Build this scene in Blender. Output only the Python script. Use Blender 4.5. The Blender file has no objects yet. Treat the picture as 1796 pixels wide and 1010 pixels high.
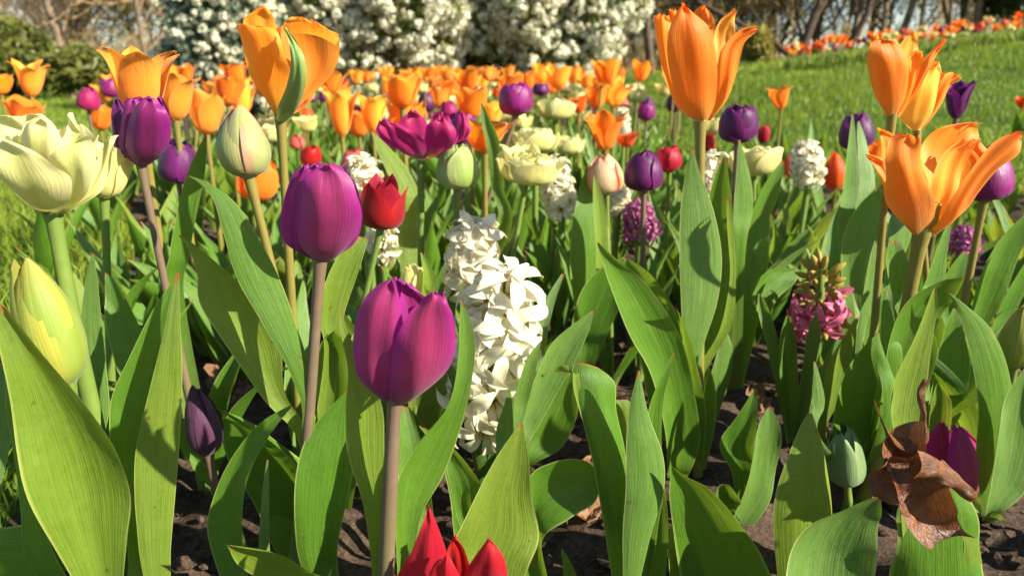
import bpy, math, random
import numpy as np
from mathutils import Vector, Matrix

scene = bpy.context.scene
COL = scene.collection
PI = math.pi
rad = math.radians

# ------------------------------------------------------------------ camera, sky, sun
F = 1213.0                       # focal length in photograph pixels (1796 wide)
PITCH = rad(17.6)
HC = 0.42
CP, SP = math.cos(PITCH), math.sin(PITCH)
cd = bpy.data.cameras.new("camera")
cam = bpy.data.objects.new("camera", cd)
COL.objects.link(cam)
cam.location = (0, 0, HC)
cam.rotation_euler = (PI / 2 - PITCH, 0, 0)
cd.sensor_width = 36.0
cd.lens = F / 1796.0 * 36.0
cd.clip_start = 0.02
cd.clip_end = 2000.0
cd.dof.use_dof = True
cd.dof.focus_distance = 0.50
cd.dof.aperture_fstop = 8.0
scene.camera = cam

SUN_AZ = rad(64)                 # to the right of straight behind the camera
SUN_EL = rad(30)
sv = Vector((math.sin(SUN_AZ) * math.cos(SUN_EL), -math.cos(SUN_AZ) * math.cos(SUN_EL), math.sin(SUN_EL)))
world = bpy.data.worlds.new("World")
scene.world = world
world.use_nodes = True
wn = world.node_tree
bg = wn.nodes["Background"]
sky = wn.nodes.new("ShaderNodeTexSky")
sky.sky_type = 'NISHITA'
sky.sun_disc = False
sky.sun_elevation = SUN_EL
sky.sun_rotation = math.atan2(sv.x, sv.y)
sky.air_density = 1.0
sky.ozone_density = 2.5
sky.dust_density = 0.1
wn.links.new(sky.outputs[0], bg.inputs[0])
bg.inputs[1].default_value = 0.078
sl = bpy.data.lights.new("sun", 'SUN')
sl.energy = 5.0
sl.angle = rad(0.5)
sl.color = (1.0, 0.92, 0.77)
sun = bpy.data.objects.new("sun", sl)
COL.objects.link(sun)
sun.rotation_euler = sv.to_track_quat('Z', 'Y').to_euler()
scene.view_settings.view_transform = 'Standard'
scene.view_settings.look = 'None'
scene.view_settings.exposure = 1.26
scene.view_settings.gamma = 1.0
scene.render.engine = 'CYCLES'
scene.cycles.use_denoising = True
scene.cycles.max_bounces = 8
scene.cycles.transmission_bounces = 4
scene.cycles.caustics_reflective = False
scene.cycles.caustics_refractive = False

RNG = np.random.default_rng(11)
random.seed(5)

# ------------------------------------------------------------------ geometry helpers
def ss(a, b, x):
    t = np.clip((np.asarray(x, float) - a) / (b - a), 0, 1)
    return t * t * (3 - 2 * t)

def hz(x, y):
    """height of the ground"""
    x = np.asarray(x, float); y = np.asarray(y, float)
    g = 0.37 * ss(0.5, 2.6, x) + 0.125 * np.clip(x - 2.6, 0, 8)
    z = ss(2.3, 6.6, y) * g
    z = z - 0.03 * np.clip(y - 9, 0, 40) * ss(1, 5, x)
    z = z + 0.012 * np.sin(x * 2.3 + 1) * np.sin(y * 1.9) * ss(2, 5, y)
    return z

def at(px, py, Y):
    """the point at distance Y in front of the viewpoint that a pixel of the photograph shows"""
    a = (px - 898.0) / F
    b = (505.0 - py) / F
    dy = CP + b * SP
    dz = -SP + b * CP
    t = Y / dy
    return np.array([a * t, Y, HC + dz * t])

def mpp(px, py, Y):
    b = (505.0 - py) / F
    return Y / (CP + b * SP) / F

def ground_at(px, Y):
    d = Y * CP + HC * SP
    x = (px - 898.0) / F * d
    return np.array([x, Y, float(hz(x, Y))])

def cr(vals, u):
    """Catmull-Rom through evenly spaced values (n or n x k), sampled at u in 0..1"""
    v = np.asarray(vals, float)
    n = len(v)
    if n == 2:
        uu = np.asarray(u)
        return v[0] + (v[1] - v[0]) * (uu if v.ndim == 1 else uu[:, None])
    s = np.asarray(u) * (n - 1)
    i = np.clip(np.floor(s).astype(int), 0, n - 2)
    t = s - i
    p0 = v[np.maximum(i - 1, 0)]; p1 = v[i]; p2 = v[i + 1]; p3 = v[np.minimum(i + 2, n - 1)]
    if v.ndim > 1:
        t = t[:, None]
    return 0.5 * (2 * p1 + (p2 - p0) * t + (2 * p0 - 5 * p1 + 4 * p2 - p3) * t * t + (3 * p1 - p0 - 3 * p2 + p3) * t ** 3)

class MB:
    """collects vertices, faces and uv, then links them as one mesh"""
    def __init__(s):
        s.v = []; s.f = []; s.uv = []; s.mi = []; s.n = 0
    def grid(s, P, uv=None, mi=0):
        nu, nv = P.shape[:2]
        idx = np.arange(nu * nv).reshape(nu, nv) + s.n
        q = np.stack([idx[:-1, :-1], idx[:-1, 1:], idx[1:, 1:], idx[1:, :-1]], -1).reshape(-1, 4)
        if uv is None:
            a, b = np.meshgrid(np.linspace(0, 1, nu), np.linspace(0, 1, nv), indexing='ij')
            uv = np.stack([b, a], -1)
        s.v.append(P.reshape(-1, 3)); s.uv.append(uv.reshape(-1, 2)); s.f.append(q); s.mi.append(np.full(len(q), mi))
        s.n += nu * nv
        return s
    def polys(s, V, Fa, uv=None, mi=0):
        V = np.asarray(V, float); Fa = np.asarray(Fa)
        s.v.append(V.reshape(-1, 3))
        s.uv.append(np.zeros((len(s.v[-1]), 2)) if uv is None else np.asarray(uv, float).reshape(-1, 2))
        s.f.append(Fa + s.n); s.mi.append(np.full(len(Fa), mi)); s.n += len(s.v[-1])
        return s
    def tube(s, P, R, sides=8, cap=True, mi=0):
        P = np.asarray(P, float); n = len(P)
        R = np.broadcast_to(np.asarray(R, float), (n,))
        T = np.gradient(P, axis=0); T /= np.linalg.norm(T, axis=1)[:, None] + 1e-12
        ref = np.array([0.3, 1, 0.1]) if abs(T[0][1]) < 0.8 else np.array([1, 0.2, 0.1])
        A = np.cross(T, ref); A /= np.linalg.norm(A, axis=1)[:, None] + 1e-12
        B = np.cross(T, A)
        th = np.linspace(0, 2 * PI, sides + 1)
        G = P[:, None] + R[:, None, None] * (np.cos(th)[None, :, None] * A[:, None] + np.sin(th)[None, :, None] * B[:, None])
        s.grid(G, mi=mi)
        return s
    def build(s, name, mats, parent=None, loc=(0, 0, 0), smooth=True):
        ob = bpy.data.objects.new(name, s.mesh(name, mats, loc, smooth))
        COL.objects.link(ob)
        if parent is not None:
            ob.parent = parent
        else:
            ob.location = loc
        return ob
    def mesh(s, name, mats, loc=(0, 0, 0), smooth=True):
        V = np.concatenate(s.v) - np.asarray(loc, float)
        UV = np.concatenate(s.uv)
        me = bpy.data.meshes.new(name)
        nf = sum(len(f) for f in s.f)
        lv = np.concatenate([f.reshape(-1) for f in s.f]).astype(np.int32)
        lt = np.concatenate([np.full(len(f), f.shape[1]) for f in s.f]).astype(np.int32)
        me.vertices.add(len(V)); me.vertices.foreach_set("co", V.astype(np.float32).ravel())
        me.loops.add(len(lv)); me.loops.foreach_set("vertex_index", lv)
        me.polygons.add(nf)
        me.polygons.foreach_set("loop_start", np.concatenate([[0], np.cumsum(lt)[:-1]]).astype(np.int32))
        me.polygons.foreach_set("material_index", np.concatenate(s.mi).astype(np.int32))
        me.polygons.foreach_set("use_smooth", np.full(nf, smooth))
        uvl = me.uv_layers.new(name="uv")
        uvl.data.foreach_set("uv", UV[lv].astype(np.float32).ravel())
        if not isinstance(mats, (list, tuple)):
            mats = [mats]
        for m in mats:
            me.materials.append(m)
        me.update(calc_edges=True)
        me.validate()
        return me

def tag(o, label=None, cat=None, group=None, kind=None):
    if label: o["label"] = label
    if cat: o["category"] = cat
    if group: o["group"] = group
    if kind: o["kind"] = kind
    return o

def empty(name, loc, rz=0.0):
    o = bpy.data.objects.new(name, None)
    o.empty_display_size = 0.02
    COL.objects.link(o)
    o.location = loc; o.rotation_euler = (0, 0, rz)
    return o

def put(name, me, parent, loc=(0, 0, 0), rot=(0, 0, 0), sc=1.0):
    o = bpy.data.objects.new(name, me)
    COL.objects.link(o)
    o.parent = parent; o.location = loc; o.rotation_euler = rot
    o.scale = (sc, sc, sc) if not hasattr(sc, '__len__') else sc
    return o

# ------------------------------------------------------------------ materials
class NT:
    def __init__(s, name):
        s.m = bpy.data.materials.new(name); s.m.use_nodes = True
        s.t = s.m.node_tree; s.t.nodes.clear()
        s.out = s.N("ShaderNodeOutputMaterial")
    def N(s, typ, **kw):
        n = s.t.nodes.new(typ)
        for k, v in kw.items():
            setattr(n, k, v)
        return n
    def L(s, a, b):
        s.t.links.new(a, b)
    def val(s, sock, v):
        if hasattr(v, 'is_linked') or isinstance(v, bpy.types.NodeSocket): s.L(v, sock)
        else: sock.default_value = v
    def math(s, op, a, b=0.0, clamp=False):
        n = s.N("ShaderNodeMath", operation=op, use_clamp=clamp)
        s.val(n.inputs[0], a); s.val(n.inputs[1], b)
        return n.outputs[0]
    def mix(s, f, a, b, mode='MIX'):
        n = s.N("ShaderNodeMix", data_type='RGBA', blend_type=mode, clamp_factor=True)
        s.val(n.inputs[0], f)
        for sk, c in ((n.inputs[6], a), (n.inputs[7], b)):
            if isinstance(c, tuple): sk.default_value = (*c, 1) if len(c) == 3 else c
            else: s.L(c, sk)
        return n.outputs[2]
    def ramp(s, f, stops, interp='LINEAR'):
        n = s.N("ShaderNodeValToRGB"); n.color_ramp.interpolation = interp
        e = n.color_ramp.elements
        while len(e) < len(stops): e.new(0.5)
        for el, (p, c) in zip(e, stops):
            el.position = p; el.color = (*c, 1) if isinstance(c, tuple) else (c, c, c, 1)
        s.L(f, n.inputs[0])
        return n.outputs[0]
    def uv(s):
        u = s.N("ShaderNodeUVMap"); sp = s.N("ShaderNodeSeparateXYZ"); s.L(u.outputs[0], sp.inputs[0])
        return u.outputs[0], sp.outputs[0], sp.outputs[1]
    def noise(s, vec, scale, detail=3, rough=0.5, stretch=None):
        if stretch:
            mp = s.N("ShaderNodeMapping"); mp.inputs["Scale"].default_value = stretch
            s.L(vec, mp.inputs[0]); vec = mp.outputs[0]
        n = s.N("ShaderNodeTexNoise"); n.inputs["Scale"].default_value = scale
        n.inputs["Detail"].default_value = detail; n.inputs["Roughness"].default_value = rough
        s.L(vec, n.inputs["Vector"])
        return n.outputs[0]
    def rnd(s):
        return s.N("ShaderNodeObjectInfo").outputs["Random"]
    def obj(s):
        return s.N("ShaderNodeTexCoord").outputs["Object"]
    def geo(s):
        return s.N("ShaderNodeNewGeometry")
    def bump(s, h, strength, dist=0.001):
        b = s.N("ShaderNodeBump"); b.inputs["Strength"].default_value = strength; b.inputs["Distance"].default_value = dist
        s.L(h, b.inputs["Height"]); return b.outputs[0]
    def pbr(s, col, rough=0.5, spec=0.4, normal=None, trans=None, tcol=None, sheen=0.0):
        p = s.N("ShaderNodeBsdfPrincipled")
        s.val(p.inputs["Base Color"], (*col, 1) if isinstance(col, tuple) else col)
        s.val(p.inputs["Roughness"], rough)
        p.inputs["Specular IOR Level"].default_value = spec
        if sheen:
            p.inputs["Sheen Weight"].default_value = sheen
        if normal is not None: s.L(normal, p.inputs["Normal"])
        o = p.outputs[0]
        if trans:
            tr = s.N("ShaderNodeBsdfTranslucent"); s.val(tr.inputs[0], (*tcol, 1) if isinstance(tcol, tuple) else tcol)
            if normal is not None: s.L(normal, tr.inputs["Normal"])
            mx = s.N("ShaderNodeMixShader"); mx.inputs[0].default_value = trans
            s.L(o, mx.inputs[1]); s.L(tr.outputs[0], mx.inputs[2]); o = mx.outputs[0]
        s.L(o, s.out.inputs[0])
        return s.m

def leaf_mat(name, base, alt, edge, tip=(0.42, 0.10, 0.03), tcol=(0.34, 0.48, 0.03), trans=0.36, spec=0.45, rough=0.42):
    n = NT(name); uv, u, v = n.uv()
    r = n.rnd()
    vein = n.noise(uv, 1.0, 2, 0.6, (55, 1.2, 1))
    broad = n.noise(uv, 1.0, 3, 0.6, (5, 2.5, 1))
    pos = n.noise(n.obj(), 28.0, 4, 0.65)
    c = n.mix(r, base, alt)
    fib = n.noise(uv, 1.0, 3, 0.7, (130, 2.0, 1))
    c = n.mix(n.ramp(vein, [(0.35, 0.0), (0.7, 0.42)]), c, tuple(min(1, x * 1.55 + 0.01) for x in alt))
    c = n.mix(n.ramp(fib, [(0.4, 0.0), (0.75, 0.3)]), c, tuple(x * 0.62 for x in base))
    spk = n.noise(n.obj(), 900.0, 2, 0.6)
    c = n.mix(n.ramp(spk, [(0.35, 0.22), (0.5, 0.0), (0.66, 0.0)]), c, tuple(x * 0.5 for x in base))
    c = n.mix(n.ramp(broad, [(0.45, 0.0), (0.75, 0.4)]), c, tuple(x * 0.6 for x in base))
    c = n.mix(n.ramp(pos, [(0.55, 0.0), (0.8, 0.35)]), c, tuple(min(1, x * 1.35 + 0.015) for x in alt))
    bloom = n.noise(n.obj(), 9.0, 5, 0.7)
    c = n.mix(n.ramp(bloom, [(0.5, 0.0), (0.68, 0.18)]), c, (0.20, 0.31, 0.10))
    old = n.noise(n.obj(), 14.0, 5, 0.75)
    c = n.mix(n.ramp(old, [(0.66, 0.0), (0.74, 0.5)]), c, (0.30, 0.27, 0.05))
    mott = n.noise(n.obj(), 140.0, 3, 0.7)
    c = n.mix(n.ramp(mott, [(0.56, 0.0), (0.75, 0.35)]), c, tuple(x * 0.5 for x in base))
    # small brown nicks
    sp = n.noise(n.obj(), 85.0, 2, 0.5)
    c = n.mix(n.ramp(sp, [(0.72, 0.0), (0.75, 0.7)]), c, (0.10, 0.065, 0.02))
    # paler base of the blade, pale margin, reddish tip
    c = n.mix(n.ramp(v, [(0.0, 0.75), (0.2, 0.0)]), c, (0.30, 0.36, 0.10))
    e = n.math('ABSOLUTE', n.math('SUBTRACT', n.math('MULTIPLY', u, 2.0), 1.0))
    c = n.mix(n.ramp(e, [(0.93, 0.0), (0.985, 0.85)]), c, edge)
    c = n.mix(n.ramp(v, [(0.955, 0.0), (0.99, 0.9)]), c, tip)
    bh = n.math('ADD', n.math('ADD', vein, n.math('MULTIPLY', fib, 0.6)), n.math('ADD', n.math('MULTIPLY', broad, 2.5), n.math('MULTIPLY', pos, 2.0)))
    nm = n.bump(bh, 0.55, 0.0011)
    rg = n.math('ADD', rough - 0.08, n.math('MULTIPLY', pos, 0.25))
    tc = n.mix(0.35, tcol, c)
    return n.pbr(c, rg, spec, nm, trans, tc)

def petal_mat(name, base, mid, tip, edge, vein, trans=0.4, tmul=1.25, spec=0.3, rough=0.45, mrib=None, var=0.12, eedge=(0.72, 1.0), tg=1.0):
    n = NT(name); uv, u, v = n.uv()
    st = n.noise(uv, 1.0, 3, 0.6, (34, 1.0, 1))
    st2 = n.noise(uv, 1.0, 2, 0.5, (7, 2.0, 1))
    c = n.ramp(v, [(0.0, base), (0.28, mid), (0.72, mid), (1.0, tip)])
    e = n.math('ABSOLUTE', n.math('SUBTRACT', n.math('MULTIPLY', u, 2.0), 1.0))
    ee = n.math('ADD', e, n.math('MULTIPLY', n.math('SUBTRACT', st2, 0.5), 0.35))
    c = n.mix(n.ramp(ee, [(eedge[0] - 0.35, 0.0), (eedge[1], 0.9)]), c, edge)
    if mrib:
        c = n.mix(n.math('MULTIPLY', n.ramp(ee, [(0.0, 0.85), (0.28, 0.0)]), n.ramp(v, [(0.0, 1.0), (0.95, 0.35)])), c, mrib)
    c = n.mix(n.ramp(st, [(0.42, 0.0), (0.75, 0.42)]), c, vein)
    blot = n.noise(n.obj(), 60.0, 3, 0.6)
    c = n.mix(n.ramp(blot, [(0.5, 0.0), (0.8, 0.3)]), c, tuple(min(1, x * 1.3 + 0.01) for x in mid))
    h = n.N("ShaderNodeHueSaturation")
    r = n.rnd()
    n.L(n.math('ADD', 0.5 - var * 0.06, n.math('MULTIPLY', r, var * 0.12)), h.inputs["Hue"])
    n.L(n.math('ADD', 1.0 - var * 0.7, n.math('MULTIPLY', r, var * 1.4)), h.inputs["Value"])
    n.L(c, h.inputs["Color"]); c = h.outputs[0]
    fv = n.noise(uv, 1.0, 3, 0.7, (90, 1.5, 1))
    c = n.mix(n.ramp(fv, [(0.42, 0.0), (0.72, 0.35)]), c, vein)
    tc = n.mix(1.0, c, (tmul, tmul * tg, tmul * tg), 'MULTIPLY')
    nm = n.bump(n.math('ADD', n.math('ADD', st, n.math('MULTIPLY', fv, 0.5)), n.math('ADD', n.math('MULTIPLY', st2, 2.2), n.math('MULTIPLY', blot, 1.2))), 0.38, 0.0010)
    return n.pbr(c, rough, spec, nm, trans, tc, sheen=0.15)

M = {}
M['leaf'] = leaf_mat('tulip_leaf_green', (0.078, 0.20, 0.009), (0.115, 0.24, 0.022), (0.36, 0.44, 0.12))
M['leaf_blue'] = leaf_mat('tulip_leaf_glaucous', (0.10, 0.205, 0.028), (0.135, 0.24, 0.05), (0.36, 0.42, 0.16), trans=0.22)
M['leaf_lime'] = leaf_mat('tulip_leaf_lime', (0.15, 0.25, 0.016), (0.19, 0.28, 0.032), (0.42, 0.46, 0.12), tcol=(0.42, 0.46, 0.03))
M['leaf_strap'] = leaf_mat('hyacinth_leaf', (0.095, 0.20, 0.03), (0.12, 0.22, 0.045), (0.25, 0.34, 0.07), spec=0.6, rough=0.34)
M['orange'] = petal_mat('orange_petal', (0.72, 0.48, 0.04), (0.91, 0.30, 0.018), (0.91, 0.25, 0.014), (0.95, 0.45, 0.05), (0.88, 0.18, 0.010), trans=0.45, tg=.86, var=.16)
M['amber'] = petal_mat('amber_petal', (0.82, 0.62, 0.10), (0.93, 0.48, 0.055), (0.90, 0.34, 0.02), (0.95, 0.55, 0.09), (0.90, 0.28, 0.016), trans=0.45, tg=.80, var=.3)
M['redorange'] = petal_mat('red_orange_petal', (0.7, 0.30, 0.03), (0.80, 0.09, 0.008), (0.78, 0.07, 0.008), (0.85, 0.22, 0.015), (0.7, 0.05, 0.006))
M['purple'] = petal_mat('purple_petal', (0.10, 0.012, 0.06), (0.27, 0.016, 0.135), (0.25, 0.014, 0.20), (0.36, 0.016, 0.27), (0.19, 0.010, 0.10), trans=0.36, tmul=1.5, rough=0.38, spec=0.4)
M['rose_purple'] = petal_mat('rose_purple_petal', (0.17, 0.02, 0.09), (0.39, 0.036, 0.135), (0.34, 0.018, 0.20), (0.40, 0.018, 0.28), (0.30, 0.02, 0.11), trans=0.36, tmul=1.4, rough=0.38, spec=0.4, eedge=(0.8, 1.0))
M['darkpurple'] = petal_mat('dark_purple_petal', (0.06, 0.012, 0.045), (0.095, 0.010, 0.085), (0.10, 0.009, 0.095), (0.22, 0.014, 0.17), (0.06, 0.007, 0.06), trans=0.3, tmul=1.6, rough=0.4)
M['plum'] = petal_mat('plum_bud_petal', (0.075, 0.05, 0.04), (0.075, 0.025, 0.058), (0.07, 0.012, 0.035), (0.10, 0.03, 0.08), (0.06, 0.02, 0.05), trans=0.15, rough=0.5)
M['magenta'] = petal_mat('magenta_petal', (0.55, 0.32, 0.12), (0.43, 0.014, 0.125), (0.40, 0.014, 0.14), (0.48, 0.02, 0.20), (0.24, 0.008, 0.07), trans=0.4, tmul=1.4)
M['cream'] = petal_mat('cream_petal', (0.52, 0.54, 0.10), (0.76, 0.71, 0.28), (0.80, 0.75, 0.40), (0.81, 0.76, 0.40), (0.74, 0.69, 0.26), trans=0.38, tmul=1.08, mrib=(0.54, 0.60, 0.10), var=0.06)
M['butter'] = petal_mat('butter_yellow_petal', (0.55, 0.58, 0.12), (0.80, 0.74, 0.26), (0.82, 0.76, 0.34), (0.82, 0.77, 0.36), (0.78, 0.72, 0.23), trans=0.35, tmul=1.05, mrib=(0.58, 0.60, 0.10), var=0.06)
M['red'] = petal_mat('red_petal', (0.28, 0.02, 0.02), (0.44, 0.008, 0.018), (0.50, 0.008, 0.016), (0.60, 0.014, 0.024), (0.26, 0.004, 0.010), trans=0.35, tmul=1.4, rough=0.4)
M['crimson'] = petal_mat('crimson_petal', (0.20, 0.01, 0.015), (0.30, 0.005, 0.018), (0.36, 0.006, 0.018), (0.46, 0.010, 0.022), (0.20, 0.004, 0.012), trans=0.3, tmul=1.4, rough=0.42)
M['stripe'] = petal_mat('red_and_cream_petal', (0.55, 0.50, 0.16), (0.74, 0.62, 0.36), (0.72, 0.45, 0.25), (0.78, 0.08, 0.035), (0.72, 0.42, 0.22), trans=0.35, tmul=1.1, eedge=(0.80, 0.97))
M['pinkred'] = petal_mat('coral_pink_petal', (0.60, 0.45, 0.2), (0.72, 0.16, 0.12), (0.74, 0.14, 0.10), (0.80, 0.34, 0.24), (0.65, 0.09, 0.07))
M['greenbud'] = petal_mat('green_bud_petal', (0.22, 0.32, 0.06), (0.29, 0.39, 0.085), (0.56, 0.58, 0.24), (0.58, 0.60, 0.27), (0.24, 0.34, 0.06), trans=0.25, tmul=1.05, mrib=(0.24, 0.36, 0.06), var=0.05)
M['palebud'] = petal_mat('pink_flushed_bud_petal', (0.26, 0.33, 0.08), (0.36, 0.38, 0.14), (0.44, 0.36, 0.18), (0.60, 0.25, 0.20), (0.32, 0.33, 0.11), trans=0.25, tmul=1.05, mrib=(0.25, 0.33, 0.075), var=0.05, eedge=(0.86, 1.04))
M['yellowbud'] = petal_mat('yellow_green_bud_petal', (0.19, 0.28, 0.04), (0.27, 0.345, 0.055), (0.40, 0.31, 0.06), (0.52, 0.46, 0.07), (0.25, 0.31, 0.03), trans=0.25, tmul=1.0, mrib=(0.19, 0.28, 0.03), var=0.05)
M['greybud'] = petal_mat('grey_green_bud_petal', (0.12, 0.22, 0.07), (0.16, 0.27, 0.10), (0.20, 0.30, 0.12), (0.34, 0.42, 0.20), (0.14, 0.24, 0.09), trans=0.15, tmul=1.0, var=0.05, eedge=(0.9, 1.05))

M['greenstripe'] = petal_mat('green_striped_petal', (0.15, 0.27, 0.06), (0.18, 0.29, 0.075), (0.26, 0.30, 0.06), (0.30, 0.32, 0.06), (0.14, 0.24, 0.06), trans=0.2, tmul=1.0, mrib=(0.16, 0.27, 0.08), var=0.03, eedge=(0.9, 1.1))

def stem_mat(name, a, b):
    n = NT(name); uv, u, v = n.uv()
    s = n.noise(uv, 1.0, 3, 0.6, (14, 3, 1))
    k = n.noise(n.obj(), 90, 3)
    c = n.mix(n.ramp(v, [(0.05, 0.0), (0.55, 1.0)]), a, b)
    c = n.mix(n.math('MULTIPLY', s, 0.5), c, tuple(x * 0.65 for x in b))
    c = n.mix(n.ramp(k, [(0.5, 0.0), (0.75, 0.3)]), c, tuple(min(1, x * 1.4) for x in b))
    return n.pbr(c, 0.45, 0.4, n.bump(s, 0.2, 0.0006), 0.12, tuple(min(1, x * 1.3) for x in b))
M['stem'] = stem_mat('green_stem', (0.16, 0.26, 0.05), (0.17, 0.25, 0.045))
M['stem_brown'] = stem_mat('brownish_stem', (0.17, 0.20, 0.06), (0.19, 0.13, 0.085))
M['stem_olive'] = stem_mat('olive_stem', (0.19, 0.25, 0.035), (0.24, 0.20, 0.045))

def simple_mat(name, c1, c2, scale=40, rough=0.6, spec=0.3, trans=None, tcol=None, bump=0.3, bd=0.001, rnd=0.0):
    n = NT(name)
    k = n.noise(n.obj(), scale, 4, 0.6)
    c = n.mix(n.ramp(k, [(0.35, 0.0), (0.68, 1.0)]), c1, c2)
    if rnd:
        h = n.N("ShaderNodeHueSaturation"); r = n.rnd()
        n.L(n.math('ADD', 1 - rnd, n.math('MULTIPLY', r, 2 * rnd)), h.inputs["Value"]); n.L(c, h.inputs["Color"]); c = h.outputs[0]
    return n.pbr(c, rough, spec, n.bump(k, bump, bd), trans, tcol)
def floret_mat(name, c1, c2, vein, trans=0.3):
    n = NT(name); uv, u, v = n.uv()
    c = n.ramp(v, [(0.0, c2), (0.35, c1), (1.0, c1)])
    e = n.math('ABSOLUTE', n.math('SUBTRACT', n.math('MULTIPLY', u, 2.0), 1.0))
    c = n.mix(n.ramp(e, [(0.0, 0.6), (0.3, 0.0)]), c, vein)
    return n.pbr(c, 0.45, 0.35, n.bump(n.noise(uv, 1, 2, 0.5, (12, 2, 1)), 0.2, 0.0005), trans, c)
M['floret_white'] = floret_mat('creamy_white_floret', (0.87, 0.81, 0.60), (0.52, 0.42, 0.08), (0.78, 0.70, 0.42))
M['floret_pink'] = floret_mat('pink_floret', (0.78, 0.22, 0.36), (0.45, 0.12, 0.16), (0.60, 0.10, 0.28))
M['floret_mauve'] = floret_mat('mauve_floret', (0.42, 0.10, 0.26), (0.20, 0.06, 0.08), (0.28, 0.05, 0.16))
M['hbud'] = simple_mat('hyacinth_bud', (0.27, 0.31, 0.035), (0.46, 0.24, 0.06), 80, 0.5, 0.3, 0.2, (0.5, 0.4, 0.1))
M['anther'] = simple_mat('anther', (0.30, 0.20, 0.02), (0.50, 0.33, 0.05), 200)
M['pistil'] = simple_mat('pistil', (0.40, 0.45, 0.12), (0.50, 0.50, 0.2), 100)
def dead_mat():
    n = NT('dead_leaf'); o = n.obj(); uv, u, v = n.uv()
    a = n.noise(o, 70, 6, 0.65); b = n.noise(o, 260, 4, 0.7); w = n.noise(uv, 1.0, 4, 0.6, (26, 3, 1))
    c = n.mix(n.ramp(a, [(0.35, 0.0), (0.65, 1.0)]), (0.10, 0.030, 0.010), (0.27, 0.095, 0.026))
    c = n.mix(n.ramp(w, [(0.5, 0.0), (0.75, 0.6)]), c, (0.06, 0.02, 0.008))
    c = n.mix(n.ramp(b, [(0.55, 0.0), (0.75, 0.5)]), c, (0.30, 0.14, 0.05))
    h = n.math('ADD', n.math('MULTIPLY', a, 2.0), n.math('ADD', b, n.math('MULTIPLY', w, 1.6)))
    return n.pbr(c, n.math('ADD', 0.10, n.math('MULTIPLY', b, 0.38)), 0.7, n.bump(h, 0.7, 0.0016), 0.12, (0.35, 0.12, 0.03))
M['deadleaf'] = dead_mat()
M['dryleaf'] = simple_mat('dry_leaf', (0.20, 0.10, 0.045), (0.34, 0.20, 0.11), 60, 0.7, 0.2, 0.2, (0.4, 0.2, 0.08), 0.6, 0.002, rnd=0.3)

def soil_mat():
    n = NT('soil'); p = n.geo().outputs["Position"]
    a = n.noise(p, 18, 8, 0.65); b = n.noise(p, 160, 5, 0.7); d = n.noise(p, 3.0, 3)
    c = n.mix(n.ramp(a, [(0.35, 0.0), (0.65, 1.0)]), (0.032, 0.021, 0.014), (0.095, 0.062, 0.042))
    c = n.mix(n.ramp(b, [(0.45, 0.0), (0.72, 0.75)]), c, (0.18, 0.125, 0.088))
    c = n.mix(n.ramp(d, [(0.5, 0.0), (0.7, 0.3)]), c, (0.05, 0.035, 0.02))
    h = n.math('ADD', a, n.math('MULTIPLY', b, 0.6))
    return n.pbr(c, 0.9, 0.15, n.bump(h, 0.9, 0.008))
M['soil'] = soil_mat()
def lawn_mat():
    n = NT('lawn_turf'); p = n.geo().outputs["Position"]
    a = n.noise(p, 1.6, 5, 0.6); b = n.noise(p, 55, 4, 0.7)
    c = n.mix(n.ramp(a, [(0.35, 0.0), (0.65, 1.0)]), (0.055, 0.115, 0.014), (0.12, 0.20, 0.025))
    c = n.mix(n.ramp(b, [(0.4, 0.0), (0.7, 0.8)]), c, (0.03, 0.05, 0.010))
    return n.pbr(c, 0.9, 0.1, n.bump(b, 0.9, 0.02))
M['lawn'] = lawn_mat()
def grass_mat():
    n = NT('grass_blade'); uv, u, v = n.uv()
    p = n.noise(n.geo().outputs["Position"], 2.2, 4, 0.65)
    c = n.mix(n.ramp(p, [(0.35, 0.0), (0.65, 1.0)]), (0.14, 0.255, 0.014), (0.33, 0.42, 0.04))
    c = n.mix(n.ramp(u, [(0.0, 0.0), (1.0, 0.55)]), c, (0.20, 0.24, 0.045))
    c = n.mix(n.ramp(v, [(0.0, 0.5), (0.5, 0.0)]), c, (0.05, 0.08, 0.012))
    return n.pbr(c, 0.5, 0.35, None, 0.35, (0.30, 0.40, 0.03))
M['grass'] = grass_mat()
M['bark'] = simple_mat('grey_brown_bark', (0.12, 0.085, 0.055), (0.26, 0.19, 0.13), 9, 0.9, 0.1, None, None, 0.8, 0.02, rnd=0.2)
M['bark_dark'] = simple_mat('dark_bark', (0.05, 0.035, 0.025), (0.11, 0.078, 0.054), 9, 0.9, 0.1, None, None, 0.8, 0.02)
M['twig'] = simple_mat('tan_twig', (0.36, 0.235, 0.11), (0.52, 0.36, 0.18), 3, 0.9, 0.1, None, None, 0.0, 0.01, rnd=0.25)
def leafcard(name, a, b, trans=0.3, tc=(0.2, 0.28, 0.03)):
    n = NT(name); uv, u, v = n.uv()
    k = n.noise(n.geo().outputs["Position"], 3.0, 3)
    c = n.mix(u, a, b)
    c = n.mix(n.ramp(k, [(0.4, 0.0), (0.7, 0.5)]), c, tuple(x * 0.55 for x in a))
    return n.pbr(c, 0.5, 0.35, None, trans, tc)
M['foliage'] = leafcard('shrub_foliage', (0.11, 0.15, 0.028), (0.25, 0.28, 0.05))
M['foliage_grey'] = leafcard('grey_green_foliage', (0.10, 0.135, 0.085), (0.19, 0.23, 0.15), 0.2, (0.15, 0.2, 0.1))
M['foliage_dark'] = leafcard('dark_evergreen_foliage', (0.04, 0.052, 0.014), (0.11, 0.12, 0.028), 0.15, (0.1, 0.12, 0.02))
M['foliage_olive'] = leafcard('olive_evergreen_foliage', (0.09, 0.11, 0.02), (0.19, 0.20, 0.04), 0.2, (0.14, 0.15, 0.02))
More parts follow.
